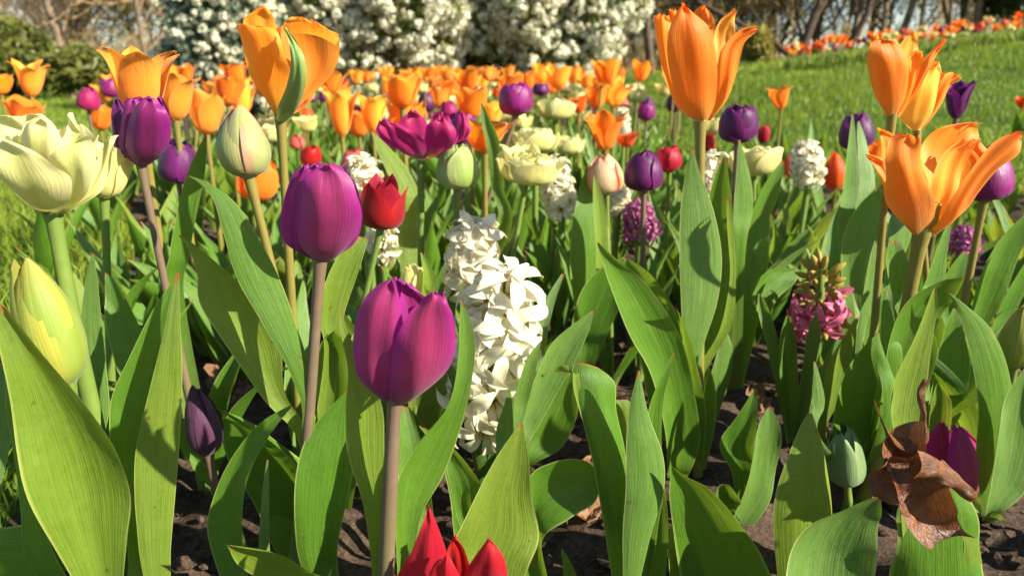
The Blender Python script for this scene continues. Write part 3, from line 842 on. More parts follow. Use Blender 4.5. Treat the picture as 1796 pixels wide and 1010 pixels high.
def flower(key, name, label, style, mat, b, t, w, Y, sp=None, stem='stem', sw=None, spin=None, opn=0.0, petals=None, hero=False, leaves=2, group=None, dY=0.0, lw=.042, Lr=(.17, .25), cat='tulip', innermat=None, lmat=None):
    """a tulip whose head stands between two pixels of the photograph at distance Y"""
    B, T = at(*b, Y), at(*t, Y + dY)
    m = mpp(*b, Y)
    R, H = w * .5 * m, float(np.linalg.norm(T - B))
    ax = (T - B) / H
    if sp is None:
        g = np.array([B[0] - ax[0] * .25 * B[2], Y + .02, 0.0])
    else:
        S = at(*sp, Y)
        k = (B[2]) / max(B[2] - S[2], 1e-3)
        g = B + (S - B) * min(k, 1.6 * max(1, B[2] / max(B[2] - S[2], 1e-3) / 1.6))
        g[1] = Y + .01
    g[2] = float(hz(g[0], g[1]))
    rng = np.random.default_rng(seed_of(b[0], b[1], w))
    root = mk_plant(key, name, label, cat, g, group)
    sr = (sw * .5 * m) if sw else R * .155
    u = np.linspace(0, 1, 14)
    mid = (B + g) / 2 if sp is None else at(*sp, Y)
    if sp is not None and abs(B[2] - mid[2]) < .25 * B[2]:
        mid = (B + g) / 2 + (mid - (B + (g - B) * ((B[2] - mid[2]) / B[2]))) * 1.0
    hs = B - ax * .25 * np.linalg.norm(B - g)
    pts = cr(np.array([g - [0, 0, .01], (g + mid) / 2, mid, (mid + B) / 2 * .6 + hs * .4 if False else (mid + B) / 2, B + ax * R * .12]), u)
    rr = sr * np.concatenate([np.linspace(1.25, .88, 12), [.95, 1.25]])
    MB().tube(pts, rr, 12).build('stem', M[stem], root, g)
    Rm = rot_to(ax)
    if petals is None:
        gs = head_petals(style, R, H, rng, spin, 17 if hero else 13, 11 if hero else 7, opn)
    else:
        gs = [petal(p.get('st', style), R, H * p.get('h', 1), rad(p['az']), rng, p.get('r', 1), 1, p.get('w', 1), p.get('o', 0), p.get('c', 0), p.get('f', .05), 22, 13, p.get('d', 0)) for p in petals]
    if petals == []: gs = []
    if hero:
        cm = centre_mb(R, H)
        cm.v = [v @ Rm.T + B for v in cm.v]
        fl = cm.build('flower', [M['pistil'], M['anther']], root, g)
        for i, gr in enumerate(gs):
            pm = mat
            if petals is not None: pm = petals[i].get('m', mat)
            MB().grid(gr @ Rm.T + B).build('petal', M[pm], fl, g)
    else:
        mb = MB()
        for gr in gs: mb.grid(gr @ Rm.T + B)
        mb.build('flower', M[mat], root, g)
    if leaves: auto_leaves(root, rng, leaves, Lr, lw, lmat)
    return root

def tpetals(key, b, Y, R, lst):
    """petals of a large flower given by their two edges from base to tip; dy = how far the petal stands behind (+) or before (-) the flower's middle, in head radii"""
    root = PL[key]; g = np.array(root.location)
    B = at(*b, Y); rng = np.random.default_rng(seed_of(*b))
    for c in list(root.children):
        if c.name.startswith('flower'): fl = c
    for mat, dy, cup, st in lst:
        n = len(st); L, Rr = [], []
        for i, (a, c, d, e) in enumerate(st):
            t = i / (n - 1)
            k = dy * R * (math.sin(min(t * 1.5, 1) * PI / 2)) * (1.0 if t < .7 or dy < 0 else 1.0)
            L.append(at(a, c, Y + k)); Rr.append(at(d, e, Y + k))
        P = leaf_surf(np.array(L), np.array(Rr), cup * (1.4 if key == 'red_front' else 1), rng, 30, 17, .035 if cup < 0 else -.03, .030, .45 if key == 'red_front' else .75)
        # ragged, slightly rolled rim
        T = P[-1].mean(0) - P[-8].mean(0); T /= np.linalg.norm(T) + 1e-9
        vv = np.linspace(-1, 1, 17); ph = rng.uniform(0, 6.28, 3)
        jag = .5 * np.sin(vv * 7 + ph[0]) + .35 * np.sin(vv * 15 + ph[1]) + .2 * np.sin(vv * 27 + ph[2])
        uu = np.clip((np.linspace(0, 1, 30) - .6) / .4, 0, 1) ** 2
        P = P + T * (R * {'c': .02, 'p': .06, 'm': .11}.get(key[0], .055)) * (uu[:, None] * jag[None])[..., None]
        U_ = np.linspace(0, 1, 30)[:, None]
        P[..., 1] += R * .022 * np.sin(vv * 6 + ph[2] + U_ * 2)[...] * np.sin(PI * U_) + R * .035 * np.sin(U_ * 9 + ph[0] + vv[None] * 2)
        P[..., 1] += R * .10 * (uu[:, None] * np.sin(vv * 5 + ph[1])[None])
        MB().grid(P).build('petal', M[mat], fl, g)

G_OR, G_PU, G_CR, G_RD, G_BU = 'orange tulips in the bed', 'purple tulips in the bed', 'cream double tulips in the bed', 'red tulips in the bed', 'tulip buds in the bed'
# --- large foreground tulips
flower('cream_big', 'cream_tulip', 'huge pale yellow double tulip at the left edge, wide open cup', 'cup', 'cream', (92, 374), (80, 222), 150, .46, (130, 575), 'stem', 29, .25, 0.0, [
    dict(az=a_, o=o_, h=h_, r=r_, w=w_, f=.035) for a_, o_, h_, r_, w_ in ((20, .05, .95, .9, 1.2), (75, .02, 1.0, .95, 1.2), (130, .05, .96, .9, 1.2), (185, .04, 1.0, .9, 1.2), (235, 0, .90, .75, 1.1), (300, 0, .9, .75, 1.1), (50, -.05, 1.0, .5, 1.0), (170, -.05, 1.02, .5, 1.0), (280, -.05, .98, .5, 1.0))], True, 0, G_CR)
tpetals('cream_big', (92, 374), .46, .040, [
    ('cream', .9, .2, [(85, 370, 105, 370), (30, 300, 110, 300), (20, 240, 100, 240), (35, 206, 85, 208), (60, 200, 70, 201)]),
    ('cream', .7, .2, [(95, 370, 115, 370), (115, 300, 165, 300), (118, 250, 158, 255), (120, 215, 142, 232), (121, 199, 127, 202)]),
    ('cream', .4, .2, [(80, 370, 95, 372), (-10, 300, 60, 310), (-30, 230, 60, 240), (-20, 205, 40, 210), (10, 203, 30, 206)]),
    ('cream', .1, -.2, [(100, 374, 122, 371), (140, 347, 172, 340), (160, 312, 191, 302), (174, 272, 200, 266), (188, 244, 202, 244), (197, 238, 201, 239)]),
    ('cream', -.7, -.16, [(82, 372, 108, 373), (45, 330, 125, 330), (33, 280, 112, 285), (36, 240, 106, 248), (48, 216, 94, 222), (66, 205, 80, 206)]),
    ('cream', -.8, -.2, [(95, 374, 120, 371), (112, 345, 154, 338), (104, 305, 165, 293), (88, 275, 163, 262), (112, 256, 158, 242), (140, 238, 150, 237)]),
    ('cream', -1.0, -.2, [(72, 372, 112, 374), (26, 345, 124, 352), (-4, 310, 122, 322), (-22, 280, 98, 293), (-25, 258, 66, 266), (-20, 238, 18, 246)])])
flower('butter', 'cream_tulip', 'pale yellow tulip half hidden behind the huge cream double tulip', 'cup', 'butter', (183, 347), (182, 240), 92, .62, (185, 430), 'stem', 15, .4, 0, None, True, 2, G_CR)
flower('p247', 'purple_tulip', 'closed purple tulip in front of the yellow orange tulips on a leaning brown stem', 'goblet', 'purple', (246, 288), (247, 172), 101, .62, (268, 400), 'stem_brown', 15, PI / 2 + .5, -.02, [], True, 2, G_PU)
tpetals('p247', (246, 288), .62, .026, [
    ('purple', .8, .25, [(238, 284, 255, 284), (205, 230, 290, 230), (210, 195, 285, 195), (222, 176, 270, 178), (238, 171, 255, 172)]),
    ('purple', .1, -.2, [(250, 287, 266, 283), (276, 262, 297, 250), (282, 222, 299, 220), (280, 190, 294, 192), (276, 172, 282, 168)]),
    ('darkpurple', -.2, -.2, [(235, 284, 248, 288), (200, 262, 228, 266), (195, 225, 224, 228), (196, 196, 220, 198), (203, 172, 210, 174)]),
    ('purple', -.6, -.2, [(238, 287, 252, 288), (210, 262, 240, 264), (210, 220, 244, 222), (217, 190, 250, 190), (226, 174, 240, 174)]),
    ('purple', -1.0, -.26, [(236, 288, 266, 286), (220, 266, 294, 258), (222, 228, 299, 224), (230, 198, 292, 198), (246, 178, 278, 182), (258, 170, 268, 171)])])
flower('o505', 'orange_tulip', 'tall orange tulip with a drooping wide right petal and a green striped outer petal', 'cup', 'orange', (492, 208), (492, 45), 130, .61, (497, 300), 'stem_olive', 17, None, 0, [], True, 2, G_OR)
tpetals('o505', (492, 208), .61, .034, [
    ('orange', .9, .25, [(482, 200, 500, 200), (468, 130, 520, 130), (470, 75, 518, 75), (484, 48, 505, 48)]),
    ('orange', .7, .2, [(482, 204, 496, 204), (455, 130, 494, 130), (443, 80, 486, 80), (427, 42, 483, 45), (438, 25, 477, 27), (458, 12, 468, 13)]),
    ('orange', .5, .16, [(486, 206, 502, 206), (503, 165, 545, 168), (505, 130, 577, 137), (500, 95, 592, 108), (492, 62, 595, 80), (497, 40, 590, 62), (520, 30, 552, 37)]),
    ('orange', -.9, .15, [(500, 62, 590, 82), (497, 46, 594, 66), (505, 32, 588, 60), (520, 28, 560, 44)]),
    ('redorange', .8, -.2, [(490, 208, 503, 206), (515, 196, 540, 184), (535, 178, 550, 165), (551, 153, 554, 153)]),
    ('orange', -.9, -.22, [(483, 205, 496, 206), (463, 170, 501, 174), (440, 131, 510, 131), (427, 91, 504, 103), (419, 62, 490, 62), (415, 44, 478, 50), (424, 42, 458, 47)]),
    ('greenstripe', -1.25, -.25, [(485, 213, 498, 216), (487, 190, 521, 190), (500, 155, 537, 150), (509, 115, 535, 110), (508, 80, 522, 78), (500, 50, 504, 52)])])
flower('b420', 'tulip_bud', 'large pale green closed tulip bud flushed pink, beside the tall orange tulip', 'bud', 'palebud', (437, 312), (417, 186), 86, .54, (455, 385), 'stem_olive', 17, PI / 2 + .4, 0, None, True, 2, G_BU)
flower('p565', 'purple_tulip', 'rosy purple egg-shaped tulip on a tall brown stem left of centre', 'egg', 'rose_purple', (562, 455), (566, 286), 137, .47, (549, 620), 'stem_brown', 22, PI / 2 + .62, 0, [], True, 0, G_PU)
tpetals('p565', (562, 455), .47, .0265, [
    ('purple', .8, .25, [(548, 450, 575, 450), (512, 380, 622, 380), (518, 325, 615, 325), (530, 300, 600, 300), (548, 288, 585, 289)]),
    ('purple', .2, -.2, [(568, 454, 590, 449), (606, 434, 624, 424), (616, 392, 635, 388), (614, 345, 632, 350), (604, 310, 622, 318), (594, 290, 604, 294)]),
    ('purple', -.1, -.2, [(545, 452, 562, 456), (502, 428, 535, 436), (494, 390, 528, 395), (499, 345, 535, 345), (513, 308, 548, 308), (530, 290, 540, 290)]),
    ('purple', -.5, -.2, [(548, 454, 565, 456), (512, 432, 538, 438), (510, 390, 545, 392), (518, 340, 556, 340), (530, 306, 566, 300), (548, 289, 556, 288)]),
    ('rose_purple', -1.0, -.25, [(545, 453, 588, 453), (524, 425, 618, 425), (524, 380, 632, 378), (530, 340, 624, 336), (542, 308, 608, 304), (566, 288, 582, 287)])])
flower('p710', 'purple_tulip', 'largest purple tulip in front, closed cup before the white hyacinth', 'goblet', 'rose_purple', (692, 698), (714, 500), 178, .37, (684, 850), 'stem_brown', 28, PI / 2 + .15, -.01, [], True, 0, G_PU)
tpetals('p710', (692, 698), .37, .027, [
    ('purple', .8, .25, [(675, 690, 715, 690), (648, 600, 770, 600), (668, 540, 752, 540), (684, 505, 738, 515), (690, 486, 703, 492)]),
    ('purple', .6, .2, [(690, 690, 720, 690), (700, 600, 785, 600), (700, 545, 775, 550), (704, 510, 748, 522), (708, 496, 720, 499)]),
    ('purple', .3, -.2, [(705, 695, 725, 690), (745, 660, 782, 640), (765, 590, 798, 590), (764, 545, 796, 555), (769, 520, 787, 535), (775, 512, 780, 514)]),
    ('purple', .2, -.2, [(672, 694, 690, 697), (634, 655, 660, 660), (620, 605, 655, 600), (626, 560, 664, 550), (642, 530, 668, 525), (652, 520, 660, 520)]),
    ('rose_purple', -.9, -.26, [(660, 690, 704, 699), (630, 660, 704, 672), (619, 615, 702, 625), (622, 570, 708, 590), (638, 525, 704, 548), (664, 498, 698, 515), (684, 488, 691, 490)]),
    ('rose_purple', -1.05, -.26, [(668, 698, 734, 693), (678, 676, 776, 660), (684, 635, 797, 618), (696, 590, 798, 578), (716, 552, 788, 538), (742, 525, 776, 520), (757, 513, 763, 513)])])
flower('o1235', 'orange_tulip', 'tallest orange tulip right of the white bushes, upright cup with pointed petals', 'cup', 'orange', (1228, 212), (1232, 20), 150, .63, (1228, 300), 'stem_olive', 19, None, 0, [], True, 2, G_OR)
tpetals('o1235', (1228, 212), .63, .037, [
    ('orange', .8, .2, [(1220, 205, 1240, 205), (1200, 120, 1258, 120), (1212, 60, 1257, 60), (1216, 25, 1250, 30), (1231, 12, 1238, 13)]),
    ('orange', .7, .25, [(1215, 205, 1235, 205), (1165, 110, 1220, 110), (1165, 60, 1210, 60), (1176, 18, 1182, 19)]),
    ('amber', .5, .2, [(1230, 205, 1248, 205), (1240, 140, 1285, 140), (1250, 90, 1289, 90), (1253, 62, 1289, 60), (1264, 35, 1289, 38), (1286, 17, 1295, 21)]),
    ('orange', -.2, -.25, [(1214, 209, 1228, 211), (1190, 192, 1212, 190), (1171, 155, 1200, 150), (1159, 112, 1188, 110), (1152, 70, 1182, 70), (1147, 42, 1178, 42), (1147, 27, 1172, 27)]),
    ('orange', -.5, -.22, [(1232, 212, 1246, 211), (1246, 185, 1274, 176), (1254, 148, 1289, 140), (1258, 110, 1298, 105), (1268, 82, 1306, 76), (1296, 54, 1322, 60), (1322, 47, 1330, 54)]),
    ('orange', -1.0, -.24, [(1216, 210, 1242, 212), (1189, 182, 1255, 182), (1176, 135, 1258, 135), (1170, 90, 1254, 85), (1173, 55, 1244, 50), (1184, 25, 1224, 28), (1195, 8, 1201, 9)])])
flower('o1575', 'orange_tulip', 'orange lily-shaped tulip against the lawn, left one of a pair', 'lily', 'orange', (1564, 204), (1580, 72), 98, .62, (1560, 260), 'stem_olive', 14, None, 0, [], True, 2, G_OR)
tpetals('o1575', (1564, 204), .62, .026, [
    ('orange', .7, .25, [(1556, 200, 1570, 200), (1530, 130, 1570, 130), (1530, 88, 1556, 88), (1533, 61, 1538, 62)]),
    ('amber', .6, .25, [(1560, 202, 1574, 202), (1570, 150, 1612, 150), (1574, 108, 1614, 110), (1578, 82, 1612, 88), (1590, 65, 1611, 70), (1602, 56, 1607, 57)]),
    ('orange', -.2, .2, [(1564, 205, 1578, 204), (1584, 172, 1606, 168), (1588, 130, 1618, 138), (1590, 108, 1621, 112), (1604, 90, 1617, 91)]),
    ('orange', -.3, -.2, [(1566, 206, 1580, 204), (1590, 174, 1606, 164), (1609, 132, 1629, 122), (1622, 102, 1644, 96), (1656, 69, 1660, 70)]),
    ('orange', -1.0, -.26, [(1554, 203, 1572, 205), (1533, 165, 1588, 167), (1523, 122, 1592, 127), (1520, 96, 1590, 98), (1526, 76, 1574, 74), (1542, 69, 1556, 70)])])
flower('o1615', 'orange_tulip', 'orange tulip with one curled petal tip, right one of a pair on the lawn side', 'lily', 'amber', (1607, 228), (1630, 112), 92, .66, (1612, 290), 'stem_olive', 11, None, 0, [], True, 2, G_OR)
tpetals('o1615', (1607, 228), .66, .025, [
    ('amber', .6, .2, [(1600, 225, 1614, 225), (1600, 160, 1650, 160), (1612, 128, 1652, 130), (1634, 108, 1650, 110)]),
    ('orange', .2, .15, [(1604, 226, 1616, 226), (1620, 180, 1655, 175), (1634, 145, 1664, 145), (1645, 128, 1662, 130)]),
    ('orange', -.4, -.2, [(1606, 229, 1618, 227), (1622, 195, 1646, 190), (1640, 155, 1666, 155), (1654, 134, 1676, 144), (1668, 127, 1684, 138), (1676, 130, 1680, 138)]),
    ('amber', -.9, -.25, [(1598, 228, 1614, 229), (1578, 205, 1630, 206), (1586, 170, 1644, 165), (1604, 140, 1650, 135), (1630, 116, 1648, 116)])])
flower('o1650', 'orange_tulip', 'wide open orange tulip with wavy spreading petals at the right', 'flare', 'orange', (1616, 413), (1646, 245), 165, .58, (1598, 510), 'stem_olive', 26, None, 0, [], True, 0, G_OR)
tpetals('o1650', (1616, 413), .58, .040, [
    ('orange', .7, .22, [(1605, 405, 1640, 405), (1618, 330, 1692, 325), (1616, 272, 1710, 268), (1632, 238, 1720, 240), (1655, 222, 1716, 218), (1700, 215, 1718, 216)]),
    ('orange', .5, .2, [(1600, 405, 1620, 408), (1555, 320, 1600, 320), (1547, 272, 1585, 268), (1543, 240, 1576, 242), (1542, 226, 1552, 229)]),
    ('orange', .3, -.15, [(1622, 411, 1640, 408), (1660, 372, 1690, 356), (1685, 330, 1718, 312), (1705, 290, 1738, 275), (1690, 262, 1728, 256), (1706, 246, 1722, 244)]),
    ('orange', 0, -.2, [(1598, 408, 1612, 411), (1560, 365, 1590, 370), (1548, 325, 1574, 322), (1534, 296, 1560, 285), (1519, 274, 1524, 270)]),
    ('amber', .1, .18, [(1612, 408, 1640, 405), (1630, 350, 1676, 345), (1634, 312, 1692, 300), (1655, 272, 1706, 262), (1690, 246, 1712, 246)]),
    ('orange', -.7, -.2, [(1616, 414, 1640, 411), (1645, 388, 1692, 371), (1668, 347, 1717, 336), (1698, 302, 1750, 296), (1738, 256, 1782, 272), (1768, 236, 1792, 250), (1785, 230, 1792, 236)]),
    ('orange', -1.0, -.22, [(1600, 412, 1626, 413), (1570, 377, 1639, 377), (1551, 342, 1636, 345), (1555, 312, 1622, 312), (1551, 274, 1616, 280), (1560, 246, 1613, 250), (1576, 236, 1606, 237)])])
flower('red_front', 'red_tulip', 'bright red pointed tulip cut by the bottom edge of the photo', 'point', 'red', (800, 1140), (796, 930), 175, .355, (800, 1200), 'stem', 26, .35, .0, [], True, 0, G_RD)
tpetals('red_front', (800, 1140), .355, .027, [
    ('red', .8, .2, [(780, 1130, 810, 1130), (745, 1060, 830, 1060), (760, 1000, 815, 1000), (785, 965, 800, 965)]),
    ('red', .7, .2, [(795, 1130, 815, 1130), (800, 1060, 880, 1060), (815, 1010, 870, 1010), (830, 985, 840, 985)]),
    ('red', .2, .2, [(785, 1135, 815, 1135), (772, 1060, 838, 1060), (776, 1000, 826, 1000), (786, 960, 815, 965), (796, 938, 800, 939)]),
    ('red', -.2, -.2, [(780, 1135, 805, 1138), (690, 1060, 760, 1060), (697, 1010, 745, 1010), (708, 990, 734, 990), (717, 972, 722, 973)]),
    ('red', -.5, -.2, [(780, 1138, 815, 1140), (692, 1070, 792, 1075), (702, 1015, 786, 1012), (722, 965, 783, 968), (740, 920, 767, 922), (750, 890, 754, 891)]),
    ('red', -.6, -.2, [(790, 1140, 822, 1138), (808, 1075, 893, 1070), (812, 1015, 891, 1012), (832, 978, 885, 980), (850, 950, 868, 955), (856, 942, 860, 943)]),
    ('red', -1.0, -.25, [(785, 1140, 815, 1140), (745, 1080, 835, 1080), (748, 1020, 812, 1020), (764, 985, 796, 988), (780, 974, 786, 975)])])
flower('red670', 'red_tulip', 'dark red open tulip with pointed petals right of the rosy purple tulip', 'point', 'crimson', (668, 402), (672, 312), 86, .66, (652, 470), 'stem', 12, PI / 2 + .55, .0, None, True, 2, G_RD)
flower('m740', 'magenta_tulip', 'magenta tulip fully spread open in the middle of the bed', 'open', 'magenta', (738, 280), (742, 205), 150, .76, (738, 350), 'stem', 14, None, 0, [], True, 2, G_PU)
tpetals('m740', (738, 280), .76, .040, [
    ('magenta', .8, .12, [(735, 277, 742, 277), (705, 240, 752, 240), (700, 215, 748, 215), (713, 200, 737, 203), (722, 193, 729, 195)]),
    ('magenta', .7, .12, [(740, 277, 750, 275), (748, 245, 792, 248), (752, 222, 795, 225), (757, 204, 790, 210), (768, 194, 785, 197)]),
    ('magenta', .2, -.09, [(742, 279, 752, 277), (782, 266, 798, 254), (800, 245, 822, 238), (806, 220, 825, 222), (807, 199, 815, 200)]),
    ('magenta', .3, -.09, [(728, 278, 738, 279), (694, 262, 708, 252), (668, 244, 690, 230), (659, 230, 680, 214), (664, 211, 676, 207)]),
    ('magenta', -.7, -.09, [(738, 280, 752, 279), (745, 262, 783, 270), (745, 240, 798, 248), (748, 222, 800, 232), (758, 211, 792, 216), (768, 206, 780, 207)]),
    ('magenta', -.9, -.09, [(730, 279, 746, 280), (710, 272, 748, 268), (690, 252, 744, 248), (680, 236, 728, 232), (676, 222, 702, 219), (678, 216, 688, 215)])])
flower('g803', 'tulip_bud', 'rounded green and cream tulip bud right of the magenta open tulip', 'egg', 'greenbud', (802, 332), (803, 252), 74, .75, (800, 380), 'stem', 12, PI / 2 - .3, 0, None, True, 2, G_BU)
flower('c930', 'cream_tulip', 'cream yellow double tulip above the white hyacinths in the middle', 'double', 'cream', (922, 322), (928, 255), 104, .80, (910, 390), 'stem', 11, .1, .06, None, True, 2, G_CR)
flower('p905', 'purple_tulip', 'purple tulip standing upright before the distant orange rows, centre of the photo', 'goblet', 'purple', (906, 203), (903, 144), 60, .98, (890, 250), 'stem_brown', 9, PI / 2 + .2, 0, None, True, 2, G_PU)
flower('p1130', 'purple_tulip', 'dark purple rounded tulip left of the plain red tulip, centre right', 'egg', 'darkpurple', (1129, 335), (1128, 264), 67, .88, (1128, 400), 'stem_brown', 10, PI / 2 + .3, 0, None, True, 2, G_PU)
flower('s1062', 'striped_tulip', 'cream tulip with red edged petals left of the dark purple tulip', 'egg', 'stripe', (1064, 340), (1056, 272), 60, .87, (1066, 400), 'stem', 9, PI / 2 + .7, .02, None, True, 2, G_RD)
flower('r1172', 'red_tulip', 'small plain red tulip right behind a dark purple tulip', 'goblet', 'red', (1174, 302), (1170, 256), 46, 1.08, None, 'stem', 8, None, .02, None, False, 2, G_RD)
flower('p1297', 'purple_tulip', 'dark purple tulip above the cream double tulip right of the tallest orange tulip', 'goblet', 'darkpurple', (1293, 252), (1298, 184), 66, .9, (1290, 310), 'stem_brown', 10, PI / 2, -.02, None, True, 2, G_PU)
flower('p1505', 'purple_tulip', 'purple tulip partly behind two upright leaf tips against the lawn', 'egg', 'darkpurple', (1503, 262), (1502, 198), 55, 1.0, None, 'stem_brown', 8, None, 0, None, True, 2, G_PU)
flower('p1680', 'purple_tulip', 'narrow dark purple tulip high at the right behind the orange pair', 'lily', 'darkpurple', (1677, 208), (1682, 140), 50, 1.1, None, 'stem_brown', 8, None, -.04, None, True, 2, G_PU)
flower('c1330', 'cream_tulip', 'cream double tulip below the dark purple tulip, right of the tallest orange stem', 'double', 'cream', (1322, 308), (1324, 254), 88, 1.0, (1322, 345), 'stem', 9, None, .03, None, True, 2, G_CR)
flower('p1735', 'purple_tulip', 'rounded purple tulip behind the wide open orange tulip at the right', 'egg', 'purple', (1726, 352), (1732, 258), 84, .74, (1706, 460), 'stem_olive', 14, PI / 2 + .4, 0, None, True, 1, G_PU)
flower('plum357', 'tulip_bud', 'small dull plum pointed bud low at the left over the soil', 'bud', 'plum', (366, 797), (344, 678), 60, .52, (383, 880), 'stem_brown', 17, PI / 2 + .1, 0, None, True, 0, G_BU)
flower('yb75', 'tulip_bud', 'big yellow green bud leaning left among the leaves at the left edge', 'bud', 'yellowbud', (120, 676), (38, 452), 94, .44, (135, 750), 'stem', 24, PI / 2 + .45, 0, None, True, 0, G_BU)
flower('gb1480', 'tulip_bud', 'small grey green egg-shaped bud low at right, near the brown dead leaf', 'egg', 'greybud', (1486, 848), (1474, 748), 62, .58, (1488, 880), 'stem', 14, PI / 2 + .3, 0, None, True, 0, G_BU)
flower('p1675', 'purple_tulip', 'short purple tulip low at the right behind the curled brown leaf', 'bud', 'magenta', (1694, 885), (1662, 742), 108, .57, (1700, 930), 'stem', 16, PI / 2 + .1, .03, [], True, 0, G_PU)
tpetals('p1675', (1694, 885), .57, .024, [
    ('magenta', .7, .2, [(1680, 880, 1705, 880), (1640, 800, 1715, 800), (1640, 765, 1705, 765), (1650, 748, 1690, 750)]),
    ('magenta', .1, -.2, [(1690, 884, 1708, 876), (1700, 845, 1726, 840), (1695, 800, 1724, 800), (1690, 770, 1712, 772), (1686, 752, 1694, 753)]),
    ('magenta', -.5, -.2, [(1672, 884, 1690, 886), (1628, 840, 1668, 845), (1620, 795, 1665, 798), (1630, 762, 1664, 760), (1648, 742, 1660, 743)]),
    ('rose_purple', -1.0, -.24, [(1676, 886, 1702, 884), (1664, 845, 1718, 845), (1662, 802, 1716, 804), (1668, 768, 1702, 770), (1674, 746, 1686, 748)])])
flower('yb1785', 'tulip_bud', 'yellowish bud cut by the right edge of the photo', 'bud', 'yellowbud', (1778, 645), (1800, 530), 62, .6, (1765, 720), 'stem', 14, 1.0, 0, None, True, 1, G_BU)
flower('bud975', 'tulip_bud', 'tiny cream and green bud among dark leaves right of the white hyacinths', 'egg', 'greenbud', (973, 395), (977, 366), 28, 1.1, None, 'stem', 7, None, 0, None, False, 2, G_BU)
flower('c725', 'tulip_bud', 'cream opening bud with a green bract left of the white hyacinth', 'goblet', 'butter', (722, 522), (727, 464), 46, .72, None, 'stem', 10, None, -.03, None, True, 1, G_BU)

